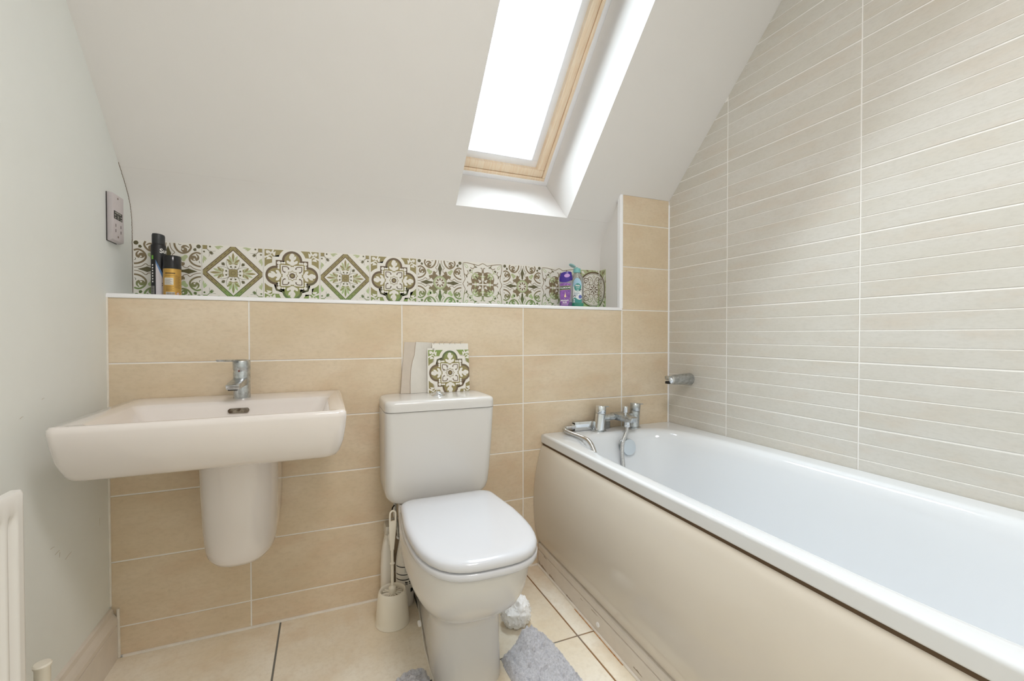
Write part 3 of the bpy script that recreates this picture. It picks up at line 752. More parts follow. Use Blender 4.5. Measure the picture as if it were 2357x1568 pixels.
def mz(x, y, d):
    if d < 0: d = 0
    h = .017*min(1, d/.010)**.5 if d < .010 else .017
    # rumple: raised fold running from the back edge at the right side
    t = (x-.822)*.9+(y+.46)*.25
    fold = .040*math.exp(-abs(t/.040)**2.6)*math.exp(-max(0, -(y+.45))/.10)
    fold += .012*math.exp(-((x-.44)/.03)**2)*math.exp(-max(0, -(y+.43))/.08)
    # stitched channels
    g = 1.0
    gx = (x+.25*(y+.42)*.35); 
    for c0 in (.400, .478, .740, .826):
        g = min(g, abs(gx-c0)/.0055)
    row = (y+.470)
    ph = 0 if int(math.floor(gx/.086)) % 2 == 0 else .5
    rr_ = (row/.062+ph) % 1; g = min(g, min(rr_, 1-rr_)*.062/.0055)
    h -= .011*math.exp(-g*g)*(1 if d > .012 else 0)
    h += .0085*noise.noise(Vector((x*115, y*115, 0)))+.0035*noise.noise(Vector((x*420, y*420, 3)))
    return max(.001, h)+fold
bm = bmesh.new(); V = {}
for i in range(nx+1):
    for j in range(ny+1):
        x = mx0+(mx1+.03-mx0)*i/nx; y = my0+(my1+.005-my0)*j/ny
        x -= .012
        d = inside(x, y)
        if d > -.004:
            V[i, j] = bm.verts.new((x, y, mz(x, y, d)))
for i in range(nx):
    for j in range(ny):
        q = [(i, j), (i+1, j), (i+1, j+1), (i, j+1)]
        if all(k in V for k in q): bm.faces.new([V[k] for k in q])
be = [e for e in bm.edges if e.is_boundary]
ex = bmesh.ops.extrude_edge_only(bm, edges=be)
for v in ex['geom']:
    if isinstance(v, bmesh.types.BMVert):
        fold = .040*math.exp(-abs(((v.co.x-.822)*.9+(v.co.y+.46)*.25)/.040)**2.6)*math.exp(-max(0, -(v.co.y+.45))/.10)
        v.co.z = max(.0005, fold*.9)
for v in [v for v in bm.verts if not v.link_faces]: bm.verts.remove(v)
MATM = mat('grey_pile', rgb(204, 203, 208), .95, var=.30, vscale=170, bump=.8, bscale=500, sheen=.5, spec=.1)
recalc(bm)
bmo = ob('bath_mat', bm, MATM, angle=80, base=True)
tag(bmo, 'fluffy grey toilet mat cut out around the toilet foot, one corner rumpled', 'mat')

# ------------------------------------------------------------------ radiator
rad = empty('radiator', (-.315, -1.0, .12), 'white ribbed panel radiator on the left wall at the left picture edge', 'radiator')
ry0, ry1 = -1.45, -.618; rz0, rz1 = .13, .700; rxf = -.270
# pressed panel with vertical flutes: grid displaced
bm = bmesh.new(); fl = .0335; NX = int((ry1-ry0)/.00275)
zsn = [rz0, rz0+.03, rz0+.038, rz0+.05, rz0+.065, (rz0+rz1)/2, rz1-.065, rz1-.052, rz1-.040, rz1-.032, rz1-.006, rz1]
def dep(y, z):
    u = ((ry1-y-.016)/fl) % 1
    if ry1-y < .016 or y-ry0 < .016: w = 0
    else: w = .5-.5*math.cos(2*PI*max(0, min(1, (u-.08)/.84)))
    e = min(1, max(0, (z-rz0-.034)/.022), max(0, (rz1-.036-z)/.022))
    edge = max(0, 1-(ry1-y)/.003)**2*.003+max(0, (z-(rz1-.004))/.004)**2*.003
    return -.011*min(1, w*1.5)*min(1, e)-edge
grid = []
for i in range(NX+1):
    y = ry0+(ry1-ry0)*i/NX; grid.append([bm.verts.new((rxf+dep(y, z), y, z)) for z in zsn])
for i in range(NX):
    for j in range(len(zsn)-1): bm.faces.new((grid[i][j], grid[i+1][j], grid[i+1][j+1], grid[i][j+1]))
be = [e for e in bm.edges if e.is_boundary]
ex = bmesh.ops.extrude_edge_only(bm, edges=be)
for v in ex['geom']:
    if isinstance(v, bmesh.types.BMVert): v.co.x = rxf-.018
recalc(bm); ob('radiator_panel', bm, RADM, rad, angle=50)
ob('back_panel', box(-.345, -.330, ry0, ry1, rz0, rz1, bev=.002), RADM, rad)
for k in range(3):
    ob('wall_bracket', box(XL+.002, -.330, ry0+.1+k*.3, ry0+.13+k*.3, rz0+.05, rz1-.05), RADM, rad, smooth=False)
rv = ob('radiator_valve', lathe([(.010, .262), (.0125, .266), (.0125, .296), (.0145, .299), (.0150, .303), (.013, .306), (.004, .307)], -.306, -.478-.012, 28), CREAMP, rad)
ob('valve_pipe', tube([(-.306, -.490, .002), (-.306, -.490, .262)], .0075, 14), RADM, rad)
ob('valve_tail', tube([(-.306, -.490, .150), (-.306, -.60, .150), (-.306, -.63, .150)], .009, 14), CHROME, rad)

# ------------------------------------------------------------------ shaver socket on the left wall
so = empty('shaver_socket', (XL, .035, 1.334), 'pale grey plastic shaver socket on the left wall above the shelf', 'shaver socket')
SOM = mat('aged_socket_plastic', rgb(206, 198, 200), .4)
FX = XL+.0185
sock = loft([[Vector((XL+.0012, y, z)) for y, z in ((.006, 1.262), (.078, 1.262), (.078, 1.406), (.006, 1.406))],
             [Vector((XL+.006, y, z)) for y, z in ((.004, 1.260), (.079, 1.260), (.079, 1.407), (.004, 1.407))],
             [Vector((FX, y, z)) for y, z in ((-.006, 1.264), (.0765, 1.264), (.0765, 1.4035), (-.006, 1.4035))]])
bmesh.ops.bevel(sock, geom=list(sock.edges), offset=.0012, segments=2, profile=.5, affect='EDGES')
ob('socket_box', sock, SOM, so)
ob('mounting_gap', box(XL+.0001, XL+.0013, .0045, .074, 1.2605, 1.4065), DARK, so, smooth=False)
def sf(u, v): return Vector((FX+.0003, .035+u, 1.334+v))
bm = bmesh.new()
def rect(bm, f, u0, u1, v0, v1, mi=0):
    fc = bm.faces.new([bm.verts.new(f(u0, v0)), bm.verts.new(f(u1, v0)), bm.verts.new(f(u1, v1)), bm.verts.new(f(u0, v1))]); fc.material_index = mi
rect(bm, sf, -.030, .030, -.006, .018)
ob('socket_label', bm, DARK, so, smooth=False)
def sf2(u, v): return sf(u, v)+Vector((.0003, 0, 0))
CR = mat('cream_print', rgb(210, 208, 198), .5)
bm = text_bm('SHAVERS ONLY', .0066, lambda u, v: sf2(u, v+.0135), bold=.00015)
for s_, u, v in (('115V', -.021, .0055), ('115V', -.021, -.0025), ('230V', .021, .0055), ('230V', .021, -.0025)):
    merge(bm, text_bm(s_, .0054, lambda a, b, u=u, v=v: sf2(a+u, b+v), bold=.0002))
rect(bm, sf2, -.0055, -.0042, -.003, .007); rect(bm, sf2, .0042, .0055, -.003, .007); rect(bm, sf2, -.0055, .0055, .0065, .0075); rect(bm, sf2, -.0055, .0055, -.0035, -.0025); rect(bm, sf2, -.002, .002, .0005, .0035)
tag(ob('socket_label_print', bm, CR, so, smooth=False), kind='stuff')
for u, v in ((-.0175, -.025), (-.0175, -.041), (.0185, -.024), (.0185, -.041)):
    ob('socket_slot', box(FX-.002, FX+.0004, .035+u-.0018, .035+u+.0018, 1.334+v-.0045, 1.334+v+.0045), mat('slot_shadow', rgb(92, 84, 80), .7), so, smooth=False)
for v in (.059, -.058):
    disc_on('screw', (FX+.0001, .034, 1.334+v), (1, 0, 0), .0032, .0007, mat('screw_brass', rgb(140, 120, 105), .4, metal=.6), so, seg=14)

# ------------------------------------------------------------------ patterned tiles
def pmat(name, c_top, c_bot, flip=1):
    m = bpy.data.materials.new(name); m.use_nodes = True; nt = m.node_tree; b = nt.nodes['Principled BSDF']
    b.inputs['Roughness'].default_value = .35
    tc = nt.nodes.new('ShaderNodeTexCoord'); sx = nt.nodes.new('ShaderNodeSeparateXYZ'); nt.links.new(tc.outputs['Object'], sx.inputs[0])
    g = nt.nodes.new('ShaderNodeNewGeometry'); nz = nt.nodes.new('ShaderNodeTexNoise'); nz.inputs['Scale'].default_value = 9; nt.links.new(g.outputs['Position'], nz.inputs['Vector'])
    a = nt.nodes.new('ShaderNodeMath'); a.operation = 'MULTIPLY_ADD'; a.inputs[1].default_value = -flip; nt.links.new(sx.outputs[2], a.inputs[0])
    mm = nt.nodes.new('ShaderNodeMath'); mm.operation = 'MULTIPLY'; mm.inputs[1].default_value = .09; nt.links.new(nz.outputs['Fac'], mm.inputs[0]); nt.links.new(mm.outputs[0], a.inputs[2])
    r = nt.nodes.new('ShaderNodeMapRange'); r.inputs[1].default_value = .070; r.inputs[2].default_value = .135; nt.links.new(a.outputs[0], r.inputs[0])
    x = nt.nodes.new('ShaderNodeMix'); x.data_type = 'RGBA'; x.inputs[6].default_value = c_top; x.inputs[7].default_value = c_bot
    nt.links.new(r.outputs[0], x.inputs[0]); nt.links.new(x.outputs[2], b.inputs['Base Color']); return m
PW = mat('print_cream_white', rgb(232, 229, 222), .35)
P_OL = pmat('print_olive', rgb(150, 138, 92), rgb(128, 158, 84))
P_BR = pmat('print_brown', rgb(132, 116, 88), rgb(122, 160, 92))
P_DK = pmat('print_dark_olive', rgb(98, 92, 62), rgb(96, 128, 66))
P_LG = pmat('print_pale_green', rgb(182, 190, 148), rgb(164, 200, 136))
P_DB = pmat('print_dark_brown', rgb(104, 86, 64), rgb(92, 120, 66))
PM = [PW, P_OL, P_BR, P_DK, P_LG, P_DB]          # indices 0..5
WHT, OL, BR, DK, LG, DB = range(6)
def dedupe(F):
    seen = set(); out = []
    for pts, c, l in F:
        k = (l, c, tuple(sorted((round(x, 4), round(y, 4)) for x, y in pts)))
        if k in seen: continue
        seen.add(k); out.append((pts, c, l))
    return out
class Pat:
    def __init__(s): s.f = []
    def poly(s, pts, c, lay): s.f.append(([tuple(p) for p in pts], c, lay))
    def disc(s, x, y, r, c, lay, n=20, ry=None): s.poly([(x+r*math.cos(2*PI*i/n), y+(ry or r)*math.sin(2*PI*i/n)) for i in range(n)], c, lay)
    def rib(s, pts, w, c, lay, sm=4):
        P = smooth_pts([(a, b, 0) for a, b in pts], sm) if sm else [Vector((a, b, 0)) for a, b in pts]
        n = len(P); Lf, Rt = [], []
        for i, p in enumerate(P):
            d = (P[min(i+1, n-1)]-P[max(i-1, 0)]).normalized(); nn = Vector((-d.y, d.x, 0))
            ww = (w[0]+(w[1]-w[0])*i/(n-1)) if isinstance(w, tuple) else w
            Lf.append(p+nn*ww/2); Rt.append(p-nn*ww/2)
        for i in range(n-1): s.poly([(q.x, q.y) for q in (Lf[i], Lf[i+1], Rt[i+1], Rt[i])], c, lay)
    def petal(s, x, y, ang, ln, w, c, lay, n=7):
        ca, sa = math.cos(ang), math.sin(ang); pts = []
        for i in range(n+1):
            t = i/n; pts.append((t*ln, w/2*math.sin(PI*t**1.5)))
        for i in range(n-1, 0, -1):
            t = i/n; pts.append((t*ln, -w/2*math.sin(PI*t**1.5)))
        s.poly([(x+a*ca-b*sa, y+a*sa+b*ca) for a, b in pts], c, lay)
    def arc(s, x, y, r, a0, a1, w, c, lay, n=12, r1=None):
        P = []
        for i in range(n+1):
            t = i/n; rr = r+((r1 if r1 is not None else r)-r)*t; a = math.radians(a0+(a1-a0)*t); P.append((x+rr*math.cos(a), y+rr*math.sin(a)))
        s.rib(P, w, c, lay, 0)
    def sym(s, k0, mode=8):
        src = s.f[k0:]; out = []
        T = [lambda p: (-p[0], p[1]), lambda p: (p[0], -p[1]), lambda p: (-p[0], -p[1])]
        if mode == 8: T += [lambda p: (p[1], p[0]), lambda p: (-p[1], p[0]), lambda p: (p[1], -p[0]), lambda p: (-p[1], -p[0])]
        for t in T:
            for pts, c, l in src: out.append(([t(p) for p in pts], c, l))
        s.f += out
    def rot4(s, k0):
        src = s.f[k0:]; out = []
        for t in (lambda p: (-p[1], p[0]), lambda p: (-p[0], -p[1]), lambda p: (p[1], -p[0])):
            for pts, c, l in src: out.append(([t(p) for p in pts], c, l))
        s.f += out

def pat_scroll():
    p = Pat(); k = 0
    p.poly([(0, .30), (.045, .38), (.05, .48), (.10, .62), (.06, .72), (0, .90), (0, .9)], DK, 1)
    p.rib([(.055, 1.0), (.07, .88), (.12, .76), (.20, .66), (.13, .58), (.15, .47), (.24, .41), (.30, .38)], .024, BR, 1)
    p.rib([(.19, 1.0), (.21, .88), (.28, .75), (.40, .66), (.53, .67), (.64, .75), (.70, .88), (.66, 1.0)], .062, BR, 1)
    p.disc(.49, .78, .095, BR, 2); p.rib([(.43, .84), (.47, .91), (.56, .92), (.64, .86)], (.10, .03), BR, 1)
    p.disc(.45, .80, .03, WHT, 3)
    p.arc(.36, .99, .04, 180, 330, .018, DK, 1, 6)
    p.disc(.26, .30, .10, BR, 1); p.disc(.27, .42, .085, BR, 1); p.disc(.20, .27, .10, BR, 1)
    p.disc(.46, .40, .085, WHT, 2); p.disc(.50, .50, .115, WHT, 2); p.disc(.47, .41, .058, LG, 3); p.disc(.53, .53, .070, LG, 3)
    p.disc(.48, .48, .075, LG, 3)
    p.sym(0, 8); k = len(p.f)
    p.disc(.935, .93, .075, DK, 1, 10); p.poly([(.76, .80), (.80, .86), (.86, .86), (.87, .77), (.80, .75)], DK, 1)
    p.sym(k, 4)
    p.disc(0, 0, .315, DK, 2, 36); p.disc(0, 0, .30, LG, 3, 36); p.disc(0, 0, .225, WHT, 4, 8)
    for i in range(8):
        a = PI*i/4; p.disc(.165*math.cos(a), .165*math.sin(a), .062, WHT, 5, 12)
        p.petal(.055*math.cos(a), .055*math.sin(a), a, .165, .085, BR, 6)
    p.disc(0, 0, .085, WHT, 7, 16); return p
def pat_diamond():
    p = Pat()
    def dm(r, c, l): p.poly([(r, 0), (0, r), (-r, 0), (0, -r)], c, l)
    def clipd(r): return [(1, r-1), (r-1, 1), (-(r-1), 1), (-1, r-1), (-1, -(r-1)), (-(r-1), -1), (r-1, -1), (1, -(r-1))]
    p.poly(clipd(1.09), DB, 2); p.poly(clipd(1.05), OL, 3); dm(.90, DB, 4); dm(.855, WHT, 5)
    for sx in (1, -1):
        for sy in (1, -1):
            for t in (-.36, -.22, -.08, .08, .22, .36):
                cx, cy = .49+t, .49-t
                for q in ((cx, cy),):
                    a = -PI/4 if t > 0 else 3*PI/4
                    p.f.append(([(sx*x_, sy*y_) for x_, y_ in [(cx-.05, cy+.05), (cx-.005+.012, cy+.005+.012), (cx+.05, cy-.05), (cx+.005-.012, cy-.005-.012)]], DB, 4))
            for dx, dy in ((0, .03), (.03, 0), (0, -.03), (-.03, 0)): p.disc(sx*(.49+dx), sy*(.49+dy), .012, DB, 5, 8)
    k = len(p.f)
    for i, (a, l) in enumerate(((0, .44), (24, .36), (48, .28), (70, .20), (90, .14))):
        a0 = math.radians(90-a); p.petal(.02*i/4, .34, a0, l, .085 if i < 3 else .05, LG if i % 2 else OL, 6)
    p.rib([(0, .355), (.05, .345), (.09, .315)], .018, OL, 7); p.disc(.075, .235, .034, DK, 7, 12)
    p.rib([(.075, .235), (.03, .19), (.055, .14)], .010, DK, 6)
    p.rib([(.14, .14), (.20, .24), (.235, .38), (.20, .52)], (.016, .008), DK, 7)
    for a, l in ((42, .17), (55, .15), (66, .13)): p.petal(.27, .28, math.radians(a), l, .034, DK, 6)
    p.sym(k, 8)
    p.poly([(-.15, -.15), (.15, -.15), (.15, .15), (-.15, .15)], DB, 8); p.poly([(-.138, -.138), (.138, -.138), (.138, .138), (-.138, .138)], OL, 9)
    p.arc(0, 0, .07, 0, 360, .012, DB, 10, 20)
    k = len(p.f)
    p.poly([(.86, .86), (1, .86), (1, 1), (.86, 1)], OL, 2); p.rib([(.86, 1), (.86, .86), (1, .86)], .014, DB, 3, 0)
    p.sym(k, 4); k = len(p.f)
    for a, l in ((180, .34), (197, .26), (214, .22)): p.petal(.62, 1-.02, math.radians(a), l*.9, .055, LG, 1)
    p.disc(.76, .955, .034, DK, 3, 12); p.rib([(.86, .86), (.80, .80), (.70, .78), (.58, .80)], (.016, .008), DK, 3)
    for a, l in ((228, .16), (212, .17), (196, .15)): p.petal(.80, .76, math.radians(a), l, .030, DK, 1)
    p.sym(k, 8); return p
def pat_quatre():
    p = Pat(); p.poly([(-1, -1), (1, -1), (1, 1), (-1, 1)], OL, 1)
    def q(r, s, w, c, l):
        pts = []
        for i in range(11):      # top lobe arc right half etc. built per quadrant by rotation
            pass
        Q = []
        for kx in range(4):
            seg = []
            for i in range(13):
                a = math.radians(-28+(236*i/12)); seg.append((r*math.cos(a), s+r*math.sin(a)))
            seg = seg[::1]
            cs, sn = math.cos(kx*PI/2), math.sin(kx*PI/2)
            step = [(-w, seg[-1][1]), (-w, w)] if False else []
            seg2 = seg + [(-w, s+r*math.sin(math.radians(208))), (-w, w)]
            seg2 = seg2[:-1] + [(-w, (s+r*math.sin(math.radians(208))))]
            Q += [(x*cs-y*sn, x*sn+y*cs) for x, y in seg2]
        p.poly(Q, c, l)
    s_, r_ = .60, .375
    def shape(g):
        """quatrefoil with stepped corners grown by g"""
        r = r_+g; w = .60+g; Q = []
        xj = .36+g; 
        for kx in range(4):
            seg = [(w, xj)] if False else []
            a0 = math.asin(max(-1, min(1, (w-s_)/r))) if False else 0
            th = math.asin((w-s_)/r) if abs((w-s_)/r) < 1 else 0
            for i in range(17):
                a = th+(PI-2*th)*i/16; seg.append((r*math.cos(a), s_+r*math.sin(a)))
            seg.append((-w, w))
            cs, sn = math.cos(kx*PI/2), math.sin(kx*PI/2)
            Q += [(x*cs-y*sn, x*sn+y*cs) for x, y in seg]
        return Q
    p.poly([(max(-1, min(1, x)), max(-1, min(1, y))) for x, y in shape(.13)], WHT, 2)
    p.poly(shape(.0), DB, 3); p.poly(shape(-.085), OL, 4)
    k = len(p.f)
    # fleur in each lobe
    p.disc(0, .80, .085, WHT, 5); p.rib([(0, .78), (0, .55)], (.06, .12), WHT, 5, 0)
    p.petal(.02, .56, math.radians(62), .26, .10, WHT, 5); p.petal(.02, .56, math.radians(118), .26, .10, WHT, 5)
    p.disc(0, .50, .10, WHT, 5); p.petal(.05, .42, math.radians(50), .24, .11, WHT, 5); p.petal(-.05, .42, math.radians(130), .24, .11, WHT, 5)
    p.rot4(k); k = len(p.f)
    p.disc(.49, .49, .068, WHT, 5); 
    for t in (.37, .29): p.disc(t, .50, .042, WHT, 5, 12); p.disc(.50, t, .042, WHT, 5, 12)
    p.poly([(.06, .40), (.40, .42), (.42, .40), (.40, .06), (.10, .10)], WHT, 5)
    p.poly([(.13, .13), (.17, .30), (.35, .36), (.36, .35), (.30, .17)], WHT, 6)
    # brown heart scroll
    p.rib([(.13, .30), (.20, .35), (.345, .355), (.355, .345), (.35, .20), (.30, .13)], .034, DB, 7, 3)
    p.disc(.135, .275, .030, DB, 7, 10); p.disc(.275, .135, .030, DB, 7, 10)
    # corner scrolls
    p.rib([(.68, 1.0), (.76, .86), (.86, .92), (.94, .90)], (.05, .09), WHT, 2); p.disc(.90, .88, .05, WHT, 2, 10)
    p.poly([(.60, .94), (.63, .74), (.70, .80), (.74, .96), (.67, .90)], WHT, 2)
    p.poly([(.94, .60), (.74, .63), (.80, .70), (.96, .74), (.90, .67)], WHT, 2)
    p.rib([(1.0, .68), (.86, .76), (.78, .78)], (.07, .03), WHT, 2)
    p.poly([(.72, .74), (1, .92), (.74, .72)], WHT, 2); p.poly([(.74, .72), (.92, 1), (.72, .74)], WHT, 2)
    p.sym(k, 4)
    p.disc(0, 0, .36, WHT, 5, 24)
    for a0, c, r in ((0, OL, .215), (0, WHT, .185)):
        lay = 7 if c == OL else 8
        for o in (0, PI/4):
            p.poly([(r*math.cos(o+PI/2*i), r*math.sin(o+PI/2*i)) for i in range(4)], c, lay+(0 if c == OL else 1))
    for i in range(12): a = 2*PI*i/12; p.poly([(.125*math.cos(a), .125*math.sin(a)), (.09*math.cos(a+.3), .09*math.sin(a+.3)), (.09*math.cos(a-.3), .09*math.sin(a-.3))], OL, 10)
    p.disc(0, 0, .105, DB, 11, 24); p.disc(0, 0, .055, OL, 12, 16); return p
def pat_arab():
    p = Pat(); 
    p.rib([(.0, .985), (.10, .94), (.22, .88), (.34, .90), (.50, .93), (.72, .965), (.96, .975)], .030, BR, 1)
    p.rib([(.48, .92), (.40, .85), (.46, .74), (.56, .73), (.62, .78)], .035, BR, 1)
    p.petal(.26, .79, 0.1, .17, .07, DK, 1); p.disc(.64, .62, .048, DK, 1, 12)
    p.rib([(.92, .93), (.78, .85), (.74, .76)], (.02, .035), LG, 1); p.rib([(.53, .52), (.54, .60), (.48, .70)], (.05, .02), LG, 1)
    # inner crest
    p.rib([(.03, .52), (.025, .66), (.06, .76), (.12, .75)], (.05, .03), BR, 1)
    p.petal(.03, .56, math.radians(-35), .30, .15, BR, 1); p.rib([(.10, .50), (.25, .555), (.42, .535)], (.10, .01), BR, 1); p.disc(.10, .46, .075, BR, 1, 12)
    # pale green loop
    p.rib([(.04, .37), (.13, .33), (.24, .36), (.33, .44), (.44, .48)], (.12, .13), LG, 1); p.disc(.46, .46, .07, LG, 1, 12)
    p.petal(.04, .15, math.radians(52), .30, .17, BR, 2); p.poly([(.03, .03), (.03, .20), (.10, .12), (.12, .10)], BR, 2)
    p.rib([(.22, .24), (.34, .36), (.38, .37)], (.03, .02), DB, 3); p.disc(.40, .43, .028, WHT, 3, 10); p.disc(.46, .50, .022, WHT, 3, 8)
    p.sym(0, 8); return p
def pat_medal():
    p = Pat(); p.poly([(-1, -1), (1, -1), (1, 1), (-1, 1)], LG, 1)
    for a in range(0, 360, 15):
        ar = math.radians(a+4); p.petal(.92*math.cos(ar), .92*math.sin(ar), ar+.3, .28, .12, (OL, BR, WHT)[a//15 % 3], 2)
    k = len(p.f); p.petal(.70, .72, math.radians(52), .30, .08, DB, 3); p.sym(k, 4)
    p.f = [([(max(-1, min(1, x)), max(-1, min(1, y))) for x, y in pts], c, l) for pts, c, l in p.f]
    p.disc(0, 0, .93, DB, 3, 48); p.disc(0, 0, .85, WHT, 4, 48); p.disc(0, 0, .82, DB, 5, 48); p.disc(0, 0, .80, WHT, 6, 48)
    k = len(p.f)
    p.rib([(.03, .30), (.06, .46), (.16, .62), (.28, .64), (.34, .54), (.26, .48)], .030, BR, 7)
    p.rib([(.04, .32), (.12, .24), (.24, .26), (.28, .36), (.20, .40)], .030, BR, 7); p.rib([(.12, .44), (.20, .50), (.17, .56)], .026, OL, 7)
    p.rib([(.0, .74), (.05, .68), (.02, .60)], .022, OL, 7)
    p.sym(k, 8); k = len(p.f)
    p.rib([(.36, .38), (.36, .54), (.52, .56), (.58, .50), (.56, .38), (.47, .34), (.42, .40)], .038, DB, 8); p.disc(.47, .46, .035, DB, 8, 8)
    p.sym(k, 4)
    for i in range(8): a = PI*i/4; p.petal(.03*math.cos(a), .03*math.sin(a), a, .25 if i % 2 == 0 else .20, .07, DB, 8)
    p.disc(0, 0, .03, OL, 9, 10); return p
PATS = {'s': pat_scroll(), 'd': pat_diamond(), 'q': pat_quatre(), 'a': pat_arab(), 'm': pat_medal()}
for _p in PATS.values(): _p.f = dedupe(_p.f)
EPS = .00013
def pat_mesh(p, h, hv, to3, body=True, th=.003, crop=None):
    """to3(u,v,d): metres along, up, depth in front (+)"""
    bm = bmesh.new()
    if body:
        t = bmesh.new(); hh = .0985 if body is True else body[0]; hz = hh if body is True else body[1]
        add_loft(t, [[Vector(q) for q in ((-hh, -hz, -th), (hh, -hz, -th), (hh, hz, -th), (-hh, hz, -th))], [Vector(q) for q in ((-hh, -hz, 0), (hh, -hz, 0), (hh, hz, 0), (-hh, hz, 0))]])
        merge(bm, t)
    for idx, (pts, c, lay) in enumerate(p.f):
        vs = [bm.verts.new((x*h, y*hv, lay*EPS+(idx % 41)*3e-6)) for x, y in pts]
        try: fc = bm.faces.new(vs); fc.material_index = c
        except ValueError: pass
    return bm
def fin(bm, to3):
    bmesh.ops.triangulate(bm, faces=[f for f in bm.faces if len(f.verts) > 4])
    for v in bm.verts: v.co = to3(v.co.x, v.co.y, v.co.z)
    return bm
xt = [-.367, -.171, .021, .215, .400, .591, .787, .980, 1.174, 1.368]
seq = 'sdqdqsasa'
ZC = 1.2015
for i, k in enumerate(seq):
    c = (xt[i]+xt[i+1])/2; hw = (xt[i+1]-xt[i])/2
    ext = .97 if k != 'q' else .955
    bm = pat_mesh(PATS[k], hw*ext, .0955, None, body=(hw-.0004, .0985), th=.004)
    if k == 'q' or k == 's' or k == 'a' or k == 'd': pass
    ob('patterned_tile', fin(bm, lambda u, v, d, c=c: Vector((c+u, .196-d, ZC+v))), PM, wall_back, smooth=False)
# last tile folds round the corner on to the pier side
c0 = 1.468; foldx = 1.5035
bm = pat_mesh(PATS['m'], .0965, .096, None, body=(.0985, .0985), th=.001)
bmesh.ops.bisect_plane(bm, geom=bm.verts[:]+bm.edges[:]+bm.faces[:], plane_co=(foldx-c0, 0, 0), plane_no=(1, 0, 0), clear_inner=False, clear_outer=False)
jd = (Vector((1.4865, .0018, 0))-Vector((1.5045, .20, 0))).normalized(); jn = Vector((-1, .09, 0)).normalized()
def foldm(u, v, d):
    x = c0+u
    if x <= foldx: return Vector((x-max(0, d-0)*0, .1985-d, ZC+v))
    s = x-foldx; q = Vector((1.5040, .1985, 0))+jd*s+jn*(d+.001); return Vector((q.x, q.y, ZC+v))
ob('patterned_tile', fin(bm, foldm), PM, wall_back, smooth=False)

# ------------------------------------------------------------------ things on the shelf
ZS = 1.103
def label_plane(bm, f, u0, u1, v0, v1, n=8): return band(bm, f, u0, u1, v0, v1, n)
# black aerosol
ax, ay, ar = -.274, .118, .0205
bk = empty('aerosol_can', (ax, ay, ZS), 'tall matt black aerosol can with white and blue flash, left end of the shelf', 'aerosol can')
BKM = mat('matt_black_can', rgb(30, 30, 32), .45, bump=.05)
ob('can_body', lathe([(.0190, ZS), (ar, ZS+.002), (ar, ZS+.166), (.0195, ZS+.170), (.0165, ZS+.1725)], ax, ay, 48), BKM, bk)
cp = lathe([(.0172, ZS+.172), (.0176, ZS+.174), (.0176, ZS+.200), (.0160, ZS+.2055), (.010, ZS+.2075), (.001, ZS+.2080)], ax, ay, 40)
for v in cp.verts:
    if v.co.z > ZS+.195: v.co.z -= (v.co.x-ax)*.12
ob('can_cap', cp, mat('black_cap_plastic', rgb(44, 46, 48), .4), bk)
va = math.atan2(-1.69-ay, .23-ax)
f = cyl3(ax, ay, ar+.0003, va, ZS)
def f_off(ff, o, cx=ax, cy=ay):
    def g(u, v):
        q = ff(u, v); d = Vector((q.x-cx, q.y-cy, 0)).normalized(); return q+d*o
    return g
def polymap(bm, f, pts, mi=0):
    # strip polygon into vertical slices for curvature
    us = [p[0] for p in pts]; a, b = min(us), max(us); n = max(1, int((b-a)/.002))
    for i in range(n):
        l = a+(b-a)*i/n; r = a+(b-a)*(i+1)/n
        q = clip(clip(pts, 1, 0, r), -1, 0, -l)
        if len(q) >= 3 and abs(area(q)) > 1e-9:
            fc = bm.faces.new([bm.verts.new(f(x, y)) for x, y in q]); fc.material_index = mi
bm = bmesh.new()
polymap(bm, f, [(-.008, .001), (.016, .001), (.018, .060), (.010, .068), (-.008, .116)], 0)
polymap(bm, f_off(f, .0002), [(-.0085, .120), (-.0075, .108), (.010, .060), (.014, .056), (.024, .056), (.024, .070), (.012, .072)], 1)
polymap(bm, f, [(-.026, .001), (-.0125, .001), (-.0125, .034), (-.026, .034)], 2)
polymap(bm, f, [(-.022, .121), (-.015, .121), (-.015, .134), (-.022, .134)], 3)
tag(ob('can_artwork', bm, [mat('can_white', rgb(205, 200, 205), .35), mat('can_blue', rgb(86, 128, 180), .3), mat('can_grey', rgb(150, 148, 144), .4), mat('can_green', rgb(110, 180, 60), .4)], bk, smooth=False), kind='stuff')
bm = text_bm('Sure', .020, lambda u, v: f_off(f, .0004)(u+.021, v+.149), bold=.0006)
for i in range(7): band(bm, f_off(f, .0003), -.020, -.0155, .046+i*.009, .0505+i*.009, 2)
merge(bm, text_bm('72H', .011, lambda u, v: f_off(f, .0004)(u+.024, v+.060), bold=.0003))
tag(ob('can_lettering', bm, mat('white_print', rgb(235, 233, 230), .4), bk, smooth=False), kind='stuff')
bm = bmesh.new()
for i in range(11): band(bm, f_off(f, .0003), -.0245, -.0140, .004+i*.0027, .0053+i*.0027, 3)
merge(bm, text_bm('24', .012, lambda u, v: f_off(f, .0005)(u+.014, v+.040), bold=.0005))
tag(ob('can_barcode', bm, BLK, bk, smooth=False), kind='stuff')

